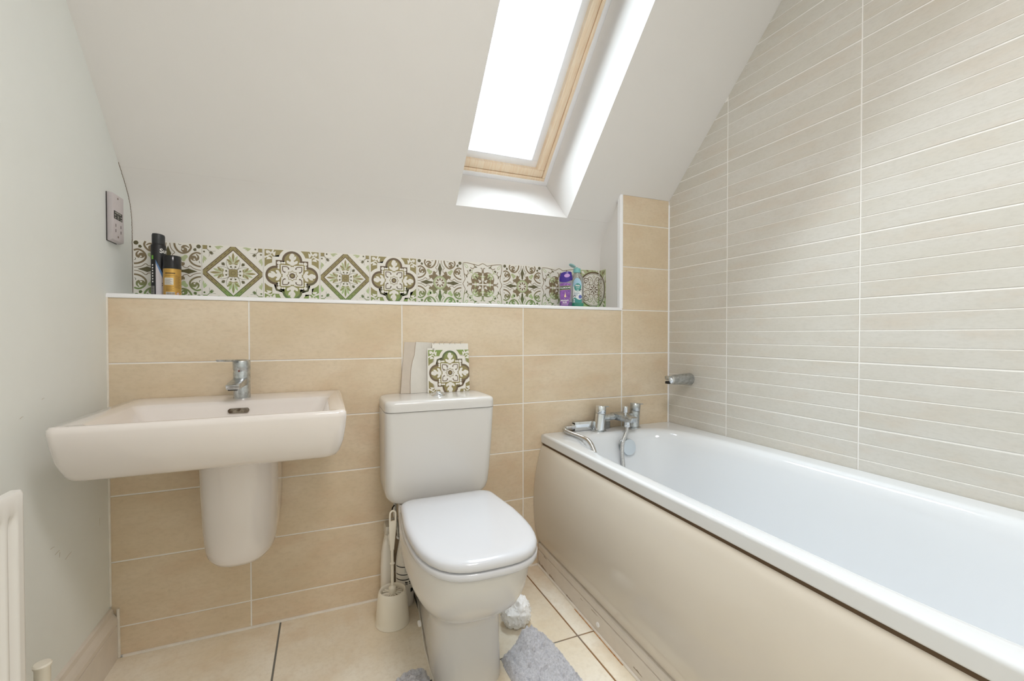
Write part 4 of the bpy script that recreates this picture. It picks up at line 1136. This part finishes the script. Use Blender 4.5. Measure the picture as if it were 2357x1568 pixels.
gx, gy, gr = -.2325, .098, .0245
gc = empty('aerosol_can', (gx, gy, ZS), 'short gold aerosol can with black cap on the shelf beside the black one', 'aerosol can')
GOLD = mat('gold_lacquer', rgb(206, 164, 88), .28, metal=.75)
ob('can_body', lathe([(.023, ZS), (gr, ZS+.002), (gr, ZS+.092)], gx, gy, 48), GOLD, gc)
ob('can_cap', lathe([(gr+.0003, ZS+.090), (gr+.0005, ZS+.092), (gr+.0005, ZS+.130), (gr-.0015, ZS+.1335), (gr-.006, ZS+.1345), (.001, ZS+.135)], gx, gy, 48), mat('black_gloss_cap', rgb(26, 26, 28), .18), gc)
vg = math.atan2(-1.69-gy, .23-gx)
f = cyl3(gx, gy, gr+.0003, vg, ZS); f2 = f_off(f, .0002, gx, gy)
bm = bmesh.new(); polymap(bm, f, [(-.023, .037), (.003, .037), (.003, .060), (-.023, .060)]); polymap(bm, f, [(-.0185, .004), (.0065, .004), (.0065, .014), (-.0185, .014)])
tag(ob('can_sticker', bm, mat('sticker_white', rgb(222, 218, 208), .5), gc, smooth=False), kind='stuff')
bm = bmesh.new()
for i in range(8): band(bm, f2, -.021, .001-.003*(i % 3), .039+i*.0024, .0397+i*.0024, 5)
for i in range(9): band(bm, f2, .006, .023-.003*(i % 2), .028+i*.0045, .0288+i*.0045, 5)
for i in range(5): band(bm, f2, -.018, .004-.004*(i % 2), .018+i*.0035, .0187+i*.0035, 5)
band(bm, f2, -.020, .008, .0735, .0765, 6); band(bm, f2, -.020, .014, .0672, .0680, 6)
x = -.017
for i in range(14):
    w = (.0006, .0011, .0005, .0014)[i % 4]; band(bm, f2, x, x+w, .005, .013, 1); x += w+.0008
merge(bm, text_bm('DRY SHAMPOO', .0042, lambda u, v: f2(u-.004, v+.080), bold=.0002)) if False else None
tag(ob('can_print', bm, mat('brown_print', rgb(84, 62, 34), .5), gc, smooth=False), kind='stuff')
bm = bmesh.new(); c_ = (.0155, .0095); r_ = .0058
polymap(bm, f2, [(c_[0]+r_, c_[1]), (c_[0], c_[1]+r_), (c_[0]-r_, c_[1]), (c_[0], c_[1]-r_)], 0)
polymap(bm, f_off(f, .0003, gx, gy), [(c_[0]+r_*.75, c_[1]), (c_[0], c_[1]+r_*.75), (c_[0]-r_*.75, c_[1]), (c_[0], c_[1]-r_*.75)], 1)
polymap(bm, f_off(f, .0004, gx, gy), [(c_[0]+.0014, c_[1]-.0016), (c_[0]+.0012, c_[1]+.0005), (c_[0], c_[1]+.0028), (c_[0]-.0012, c_[1]+.0005), (c_[0]-.0014, c_[1]-.0016)], 2)
ob('hazard_diamond', bm, [mat('hazard_red', rgb(196, 66, 48), .4), mat('sticker_white', rgb(222, 218, 208), .5), BLK], gc, smooth=False)

# purple shower gel and clear bubble bath
def oval(cx, cy, rx, ry, z, n=40, p=2.4):
    out = []
    for i in range(n):
        a = 2*PI*i/n; c, s = math.cos(a), math.sin(a); r = (abs(c)**p+abs(s)**p)**(-1/p); out.append(Vector((cx+rx*r*c, cy+ry*r*s, z)))
    return out
def rotz(bm, cx, cy, a):
    bm.transform(Matrix.Translation((cx, cy, 0)) @ Matrix.Rotation(a, 4, 'Z') @ Matrix.Translation((-cx, -cy, 0))); return bm
CLEARP = mat('clear_bottle_plastic', rgb(214, 216, 214), .08, trans=.72, ior=1.25)
CLEARL = mat('clear_violet_plastic', rgb(206, 200, 214), .08, trans=.55, ior=1.25)
px, py = 1.250, .094; ang = math.radians(-32)
pg = empty('shower_gel_bottle', (px, py, ZS), 'purple shower gel bottle with dark violet cap, right end of the shelf', 'bottle')
hw_ = [(.026, 0), (.028, .003), (.0285, .022), (.0275, .05), (.0282, .075), (.0300, .100), (.0298, .118), (.028, .122)]
ob('bottle_body', rotz(loft([oval(px, py, w, w*.55, ZS+z) for w, z in hw_]), px, py, ang), CLEARL, pg)
ob('gel', rotz(loft([oval(px, py, w*.995+.0004, w*.55+.0004, ZS+z) for w, z in ((.026, 0.0002), (.0280, .003), (.0286, .022), (.0286, .0225))]), px, py, ang), mat('violet_gel', rgb(88, 80, 120), .15, coat=.4), pg)
cpm = loft([oval(px, py, w, w*.56, ZS+z) for w, z in ((.0298, .117), (.0306, .122), (.0298, .140), (.0275, .150), (.0262, .158), (.024, .161), (.012, .163))])
for v in cpm.verts:
    t = (v.co.x-px)/.03
    if v.co.z < ZS+.130: v.co.z += .010*t*t-.004+.004*t
    if v.co.z > ZS+.148: v.co.z += .004*t-.004*t*t
ob('bottle_cap', rotz(cpm, px, py, ang), mat('dark_violet_cap', rgb(62, 38, 140), .28), pg)
def ovf(cx, cy, rx, ry, ang, o=0.0, p=2.4):
    def g(u, v):
        # u metres across the face, wraps on the oval
        c = max(-.985, min(.985, u/rx)); s = -(1-abs(c)**p)**(1/p)
        q = Vector((rx*c, ry*s, 0)); nn = Vector((c/rx*abs(c)**(p-2), s/ry*abs(s)**(p-2), 0)).normalized()
        q += nn*o; ca, sa = math.cos(ang), math.sin(ang)
        return Vector((cx+q.x*ca-q.y*sa, cy+q.x*sa+q.y*ca, v))
    return g
F = lambda o: (lambda u, v, g=ovf(px, py, .0292, .0166, ang, o): g(u, ZS+v))
bm = bmesh.new()
polymap(bm, F(.0006), [(-.022, .006), (-.012, .004), (.010, .004), (.019, .035), (.022, .080), (.021, .108), (0, .111), (-.025, .108), (-.026, .060)], 0)
polymap(bm, F(.0009), [(-.0275, .0775), (.0215, .080), (.0215, .098), (-.0275, .095)], 1)
polymap(bm, F(.0011), [(-.0270, .0790), (.0208, .0812), (.0208, .0968), (-.0270, .0938)], 2)
r = random.Random(2)
for i in range(10):
    a = r.uniform(0, 6); cx_, cy_ = r.uniform(-.018, .016), r.uniform(.032, .104)
    if .07 < cy_ < .102: cy_ = .104
    pts = [(cx_+(.002+.0007*j)*math.cos(a+j*.6), cy_+(.002+.0007*j)*math.sin(a+j*.6)) for j in range(9)]
    for j in range(8):
        polymap(bm, F(.0009), [pts[j], pts[j+1], (pts[j+1][0]+.0006, pts[j+1][1]+.0008), (pts[j][0]+.0006, pts[j][1]+.0008)], 3)
polymap(bm, F(.0012), [(-.006, .046), (-.001, .044), (.002, .048), (-.0005, .058), (-.002, .070), (-.0035, .058), (-.006, .050)], 4)
tag(ob('bottle_label', bm, [mat('label_purple', rgb(118, 72, 150), .3, col2=rgb(150, 96, 180), vscale=60), mat('label_gold', rgb(200, 190, 90), .3), mat('label_dark_green', rgb(24, 72, 48), .35), mat('label_lilac', rgb(200, 160, 220), .3), mat('label_glow', rgb(246, 222, 168), .3)], pg, smooth=False), kind='stuff')
bm = text_bm('PALMOLIVE', .0098, lambda u, v: F(.0015)(u*.92-.003, v+.0877+u*.045), bold=.0003)
merge(bm, text_bm('MIDNIGHT', .0085, lambda u, v: F(.0012)(u*.85-.004, v+.030), bold=.0003))
merge(bm, text_bm('BLISS', .0085, lambda u, v: F(.0012)(u-.004, v+.0215), bold=.0003))
merge(bm, text_bm('SHOWER GEL', .0046, lambda u, v: F(.0012)(u-.004, v+.0135), bold=.0001))
tag(ob('label_lettering', bm, mat('white_print', rgb(235, 233, 230), .4), pg, smooth=False), kind='stuff')
bm = bmesh.new()
FC = lambda u, v: ovf(px, py, .0296, .0168, ang, .0012)(u, ZS+v)
polymap(bm, FC, [(.006+.0125*math.cos(a)*1.0-.003*math.sin(a), .143+.0078*math.sin(a)+.003*math.cos(a)) for a in [2*PI*i/20 for i in range(20)]], 0)
ob('cap_badge', bm, mat('label_lilac', rgb(200, 160, 220), .3), pg, smooth=False)

qx, qy = 1.318, .110; an2 = math.radians(-32)
cl = empty('bubble_bath_bottle', (qx, qy, ZS), 'clear bubble bath bottle with open turquoise flip cap beside the purple bottle', 'bottle')
prof = [(.028, 0), (.0305, .004), (.0310, .03), (.0310, .115), (.0285, .138), (.022, .152), (.0135, .160), (.0125, .165)]
ob('bottle_body', rotz(loft([oval(qx, qy, w, w*.62 if w > .02 else w*.9, ZS+z) for w, z in prof]), qx, qy, an2), CLEARP, cl)
ob('liquid', rotz(loft([oval(qx, qy, w+.0004, w*.62+.0004, ZS+z) for w, z in ((.028, .0002), (.0305, .004), (.0310, .021), (.0310, .0215))]), qx, qy, an2), mat('turquoise_liquid', rgb(56, 142, 120), .15, coat=.3), cl)
TQ = mat('turquoise_cap', rgb(128, 192, 190), .3)
ob('bottle_cap', lathe([(.0165, ZS+.163), (.0172, ZS+.165), (.0172, ZS+.180), (.0160, ZS+.183), (.006, ZS+.184), (.0050, ZS+.189), (.001, ZS+.190)], qx, qy, 36), TQ, cl)
M_ = Matrix.Translation((qx-.030, qy-.008, ZS+.192)) @ Matrix.Rotation(math.radians(28), 4, 'Y')
lidm = loft([circ(0, 0, z, r, 32, ry=r*.95) for r, z in ((.0150, -.0010), (.0168, .0005), (.0165, .004), (.012, .0055), (.001, .006))]); lidm.transform(M_)
ob('flip_lid', lidm, mat('turquoise_lid_translucent', rgb(176, 222, 222), .25, trans=.3), cl)
F = lambda o: (lambda u, v, g=ovf(qx, qy, .0312, .0194, an2, o): g(u, ZS+v))
bm = bmesh.new()
def el(cx, cy, rx, ry, n=26): return [(cx+rx*math.cos(2*PI*i/n), cy+ry*math.sin(2*PI*i/n)) for i in range(n)]
lab = [(-.018, .022), (.022, .022), (.022, .100)] + [(.002+.020*math.cos(PI*i/12), .100+.038*math.sin(PI*i/12)) for i in range(1, 12)] + [(-.018, .100)]
polymap(bm, F(.0006), lab, 0)
polymap(bm, F(.0008), clip(lab, 0, -1, -.098), 1)
polymap(bm, F(.0010), el(.004, .094, .0155, .0185), 2)
polymap(bm, F(.0010), [(-.018, .022), (.022, .022), (.022, .040), (.012, .036), (.002, .040), (-.008, .048), (-.018, .040)], 2)
polymap(bm, F(.0012), el(.015, .050, .007, .009), 3); polymap(bm, F(.0012), el(-.010, .052, .005, .0055), 4); polymap(bm, F(.0014), el(-.010, .0505, .0032, .0045), 0)
polymap(bm, F(.0012), el(.017, .080, .0045, .006), 4); polymap(bm, F(.0014), el(.0185, .078, .003, .004), 0)
polymap(bm, F(.0012), el(-.012, .036, .0038, .0038), 0); polymap(bm, F(.0012), el(-.012, .027, .0036, .0036), 0)
tag(ob('bottle_label', bm, [mat('label_white', rgb(236, 240, 240), .35), mat('label_sky', rgb(170, 208, 228), .35), mat('label_teal', rgb(66, 152, 144), .35), mat('label_blue', rgb(96, 112, 178), .35), mat('label_navy', rgb(48, 56, 72), .35)], cl, smooth=False), kind='stuff')
bm = text_bm('Baby', .0105, lambda u, v: F(.0014)(u+.004, v+.102), bold=.0004)
merge(bm, text_bm('Bath', .0105, lambda u, v: F(.0014)(u+.004, v+.092), bold=.0004)) if False else None
merge(bm, text_bm('&', .0075, lambda u, v: F(.0014)(u+.004, v+.092), bold=.0004)) if False else None
merge(bm, text_bm('skin', .0105, lambda u, v: F(.0014)(u+.004, v+.092), bold=.0004)) if False else None
band(bm, F(.0014), -.004, .012, .0900, .0925, 4); band(bm, F(.0014), -.001, .009, .0790, .0825, 4)
tag(ob('label_lettering', bm, mat('white_print', rgb(235, 233, 230), .4), cl, smooth=False), kind='stuff')
bm = text_bm('bubble', .0090, lambda u, v: F(.0010)(u+.001, v+.067), bold=.0001)
merge(bm, text_bm('bath', .0090, lambda u, v: F(.0010)(u-.003, v+.0590), bold=.0001))
tag(ob('label_print', bm, mat('label_greyblue', rgb(120, 150, 175), .4), cl, smooth=False), kind='stuff')

# ------------------------------------------------------------------ loose samples leaning on the cistern
ZL = .7590
def lean(u, v, d, tilt=.10, y0=-.030):
    return Vector((u, y0+v*tilt-d, ZL+v*1.046))
st = empty('stone_sample', (.545, -.03, ZL), 'plain pale stone tile piece, torn along one side, leaning behind the cistern', 'tile sample')
bm = bmesh.new()
bmA = [(.488, 0), (.600, 0), (.612, .180), (.505, .183)]
plate(bmA, lambda u, v, d: lean(u, v, -d, .10, -.020), .008, .001, bm)
ob('backing', bm, mat('beige_backing', rgb(206, 194, 180), .6, var=.06, vscale=30), st, smooth=False)
tear = [(.5235, 0), (.524, .04), (.527, .08), (.534, .115), (.5405, .132), (.5435, .150), (.548, .183)]
pts = [(u, v) for u, v in tear] + [(.612, .180), (.600, 0)]
bm = bmesh.new()
f0 = [bm.verts.new(lean(u, v, .0015, .10, -.020)) for u, v in pts]; bk_ = [bm.verts.new(lean(u, v, 0, .10, -.020)) for u, v in pts]
bm.faces.new(f0)
for i in range(len(pts)): j = (i+1) % len(pts); bm.faces.new((f0[i], f0[j], bk_[j], bk_[i]))
recalc(bm); ob('stone_layer', bm, mat('pale_stone_face', rgb(218, 214, 206), .5, var=.08, vscale=14), st, smooth=False)
bm = bmesh.new(); add_tube(bm, [lean(u-.0004, v, .0012, .10, -.020) for u, v in tear], .0006, 5)
ob('torn_edge', bm, mat('torn_edge_brown', rgb(150, 125, 95), .9), st)

cd = empty('patterned_sample', (.67, -.035, ZL), 'green and brown patterned sticker tile leaning behind the flush button', 'tile sample')
C_OL = pmat('sample_olive', rgb(146, 134, 88), rgb(128, 152, 78), -1); C_DB = pmat('sample_dark_brown', rgb(112, 94, 72), rgb(92, 112, 70), -1)
PMC = [PW, C_OL, C_DB, C_DB, C_OL, C_DB]
h = .083; ucx, vcz = .6735, .070
pq = Pat(); lox, hix, loz, hiz = -1.0, (.750-ucx)/h, (-vcz)/h, 1.0
for pts, c, lay in PATS['q'].f:
    q = clip(clip([tuple(x) for x in pts], 1, 0, hix), 0, -1, -loz)
    if len(q) >= 3 and abs(area(q)) > 1e-7: pq.f.append((q, c, lay))
bm = bmesh.new()
t = bmesh.new()
bo = [(.612, .0), (.750, 0), (.749, .176), (.606, .178)]
plate(bo, lambda u, v, d: lean(u, v, -d-.0002, .10, -.034), .005, .0008, t)
ob('sample_board', t, PW, cd, smooth=False)
t2 = bmesh.new(); bo2 = [(.585, .0), (.615, 0), (.615, .160), (.588, .160)]
plate(bo2, lambda u, v, d: lean(u, v, -d-.0002, .10, -.034), .0012, .0003, t2); ob('sticker_edge', t2, PW, cd, smooth=False)
for idx, (pts, c, lay) in enumerate(pq.f):
    try:
        fc = bm.faces.new([bm.verts.new((x*h, y*h, lay*EPS+(idx % 41)*3e-6)) for x, y in pts]); fc.material_index = c
    except ValueError: pass
ob('sticker_print', fin(bm, lambda u, v, d: lean(ucx+u, vcz+v, d, .10, -.034)), PMC, cd, smooth=False)
bm = bmesh.new(); random.seed(11)
for i in range(6):
    x = .612+.022*i+random.uniform(-.006, .006)
    P = [lean(x, .174, .001, .10, -.036), lean(x+random.uniform(-.004, .008), .180+random.uniform(0, .003), .003, .10, -.036), lean(x+random.uniform(.004, .018), .182+random.uniform(-.003, .005), .005, .10, -.036)]
    add_tube(bm, P, [.0008, .0007, .0004], 5)
recalc(bm); ob('torn_film', bm, mat('clear_film', rgb(235, 232, 226), .15, trans=.6, ior=1.2), cd)

# ------------------------------------------------------------------ bath taps and shower
bt = empty('bath_tap', (1.43, -.05, .5575), 'chrome bath shower mixer on two pillars at the tap end', 'tap')
ZT = .5575
for x, nm in ((1.334, 0), (1.519, 1)):
    ob('pillar_flange', lathe([(.0320, ZT), (.0320, ZT+.003), (.029, ZT+.005)], x, -.050, 32), CHROME2, bt)
    Mx = Matrix.Translation((x, -.05, ZT)) @ Matrix.Rotation(math.radians(7), 4, 'Y') @ Matrix.Rotation(math.radians(-1), 4, 'X') @ Matrix.Translation((-x, .05, -ZT))
    ob('pillar', lathe([(.0250, ZT+.003), (.0248, ZT+.010), (.0226, ZT+.060), (.0222, ZT+.0735), (.0213, ZT+.0745)], x, -.050, 32, M=Mx), CHROME if nm == 0 else CHROME2, bt)
    ob('tap_handle', lathe([(.0218, ZT+.0755), (.0228, ZT+.077), (.0228, ZT+.107), (.0212, ZT+.1095), (.010, ZT+.1105), (.001, ZT+.111)], x, -.050, 32, M=Mx), CHROME if nm == 0 else CHROME2, bt)
    zt = ZT+.110; xx = x+.014
    lv = wedge([Vector((xx-.008, -.050+.012, zt+.0005)), Vector((xx-.012, -.050-.010, zt+.0005)), Vector((xx+.030, -.050-.016, zt-.004)), Vector((xx+.032, -.050-.006, zt-.004))][::-1],
               [Vector((xx-.008, -.050+.012, zt-.006)), Vector((xx-.012, -.050-.010, zt-.006)), Vector((xx+.029, -.050-.015, zt-.0068)), Vector((xx+.031, -.050-.006, zt-.0068))][::-1], .0008)
    ob('lever', lv, CHROME2, bt)
ob('bridge', tube([(1.340, -.052, .613), (1.372, -.053, .614), (1.415, -.056, .615)], .0145, 20), CHROME2, bt)
ob('bridge', tube([(1.450, -.058, .612), (1.490, -.054, .611), (1.524, -.050, .610)], .0135, 20), CHROME2, bt)
sp2 = wedge([Vector((1.398, -.040, .632)), Vector((1.470, -.040, .632)), Vector((1.467, -.148, .622)), Vector((1.433, -.152, .622))][::-1],
            [Vector((1.400, -.042, .602)), Vector((1.468, -.042, .602)), Vector((1.465, -.142, .600)), Vector((1.430, -.146, .600))][::-1], .003)
recalc(sp2); ob('spout', sp2, CHROME2, bt)
ob('diverter_stem', lathe([(.0055, .624), (.0055, .640)], 1.437, -.100, 16), CHROME, bt)
ob('diverter_knob', lathe([(.0090, .638), (.0106, .640), (.0114, .660), (.0114, .664), (.010, .666), (.001, .6665)], 1.437, -.100, 24), CHROME, bt)
ob('hose_outlet', lathe([(.0142, .5825), (.0142, .588), (.0130, .589), (.0130, .603)], 1.4265, -.125, 24), CHROME, bt)

hp_ = [(1.4265, -.125, .5845), (1.4265, -.126, .570), (1.420, -.128, .555), (1.405, -.134, .535), (1.394, -.138, .510), (1.391, -.140, .480), (1.394, -.141, .44), (1.397, -.145, .40), (1.400, -.165, .33), (1.40, -.20, .24), (1.37, -.28, .185), (1.30, -.36, .185), (1.23, -.40, .24), (1.175, -.37, .38), (1.150, -.320, .510), (1.150, -.285, .556), (1.163, -.235, .5695), (1.174, -.180, .568), (1.174, -.130, .568), (1.168, -.085, .570), (1.165, -.052, .574), (1.175, -.030, .577), (1.193, -.024, .578), (1.212, -.022, .577)]
P = smooth_pts(hp_, 6)
# resample evenly and give it the ribs of a wound metal hose
L_ = [0]
for a, b_ in zip(P, P[1:]): L_.append(L_[-1]+(b_-a).length)
step = .0011; NP = []; k = 0; tt = 0
while tt < L_[-1]:
    while L_[k+1] < tt: k += 1
    q = (tt-L_[k])/max(1e-9, L_[k+1]-L_[k]); NP.append(P[k].lerp(P[k+1], q)); tt += step
RR = [.0086 if (i % 4) < 2 else .0074 for i in range(len(NP))]
hs = ob('shower_hose', tube(NP, RR, 14), mat('steel_hose', rgb(206, 205, 203), .22, metal=1.0), angle=80)
tag(hs, 'ribbed steel shower hose looping from the bath mixer to the handset', 'shower hose')

sh = empty('shower_handset', (1.30, -.035, ZT), 'square chrome shower handset lying on the bath rim behind the taps', 'shower handset')
Mz = Matrix.Translation((1.228, -.0155, ZT)) @ Matrix.Rotation(math.radians(-.5), 4, 'Z')
ob('handset_body', box(0, .180, -.0125, .0125, .0005, .0405, bev=.0022, M=Mz), CHROME, sh)
ob('handset_end', box(-.0012, .0015, -.0095, .0095, .004, .036, M=Mz), DARK, sh, smooth=False)
ob('hose_nut', tube([(1.209, -.022, .5775), (1.219, -.019, .5775), (1.228, -.017, .5775)], [.0105, .0128, .0128], 16), CHROME, sh)
bm = bmesh.new()
for i in range(7):
    for j in range(4):
        add_box(bm, .135+i*.0062, .1385+i*.0062, -.0131, -.0120, .0045+j*.0072, .0105+j*.0072, M=Mz)
ob('nozzle_plate', box(.132, .179, -.0128, -.0115, .0025, .0335, M=Mz), mat('dark_nozzle_plate', rgb(96, 94, 88), .4), sh, smooth=False)
tag(ob('nozzle', bm, mat('grey_nozzle', rgb(190, 190, 186), .4), sh, smooth=False), kind='stuff')

# wall bracket for the handset
wb = empty('shower_bracket', (XR, -.138, .775), 'short chrome shower bracket on the banded tile wall near the corner', 'bracket')
def xl(prof, y, z, n=32):
    return loft([[Vector((x, y+r*math.cos(2*PI*i/n), z+r*.96*math.sin(2*PI*i/n))) for i in range(n)] for r, x in prof])
ob('bracket_body', xl([(.0275, XR), (.0275, XR-.004), (.0262, XR-.030), (.0235, XR-.085), (.0215, XR-.108)], -.138, .776), CHROME2, wb)
tipb = xl([(.0215, XR-.107), (.0212, XR-.112), (.019, XR-.120), (.0145, XR-.126), (.008, XR-.1295), (.001, XR-.1305)], -.138, .776)
ob('bracket_tip', tipb, CHROME, wb)
ob('clip_lug', box(XR-.134, XR-.112, -.152, -.124, .776, .794, bev=.004), CHROME2, wb)
ob('clip_recess', box(XR-.1335, XR-.122, -.149, -.127, .759, .770, bev=.001), DARK, wb)
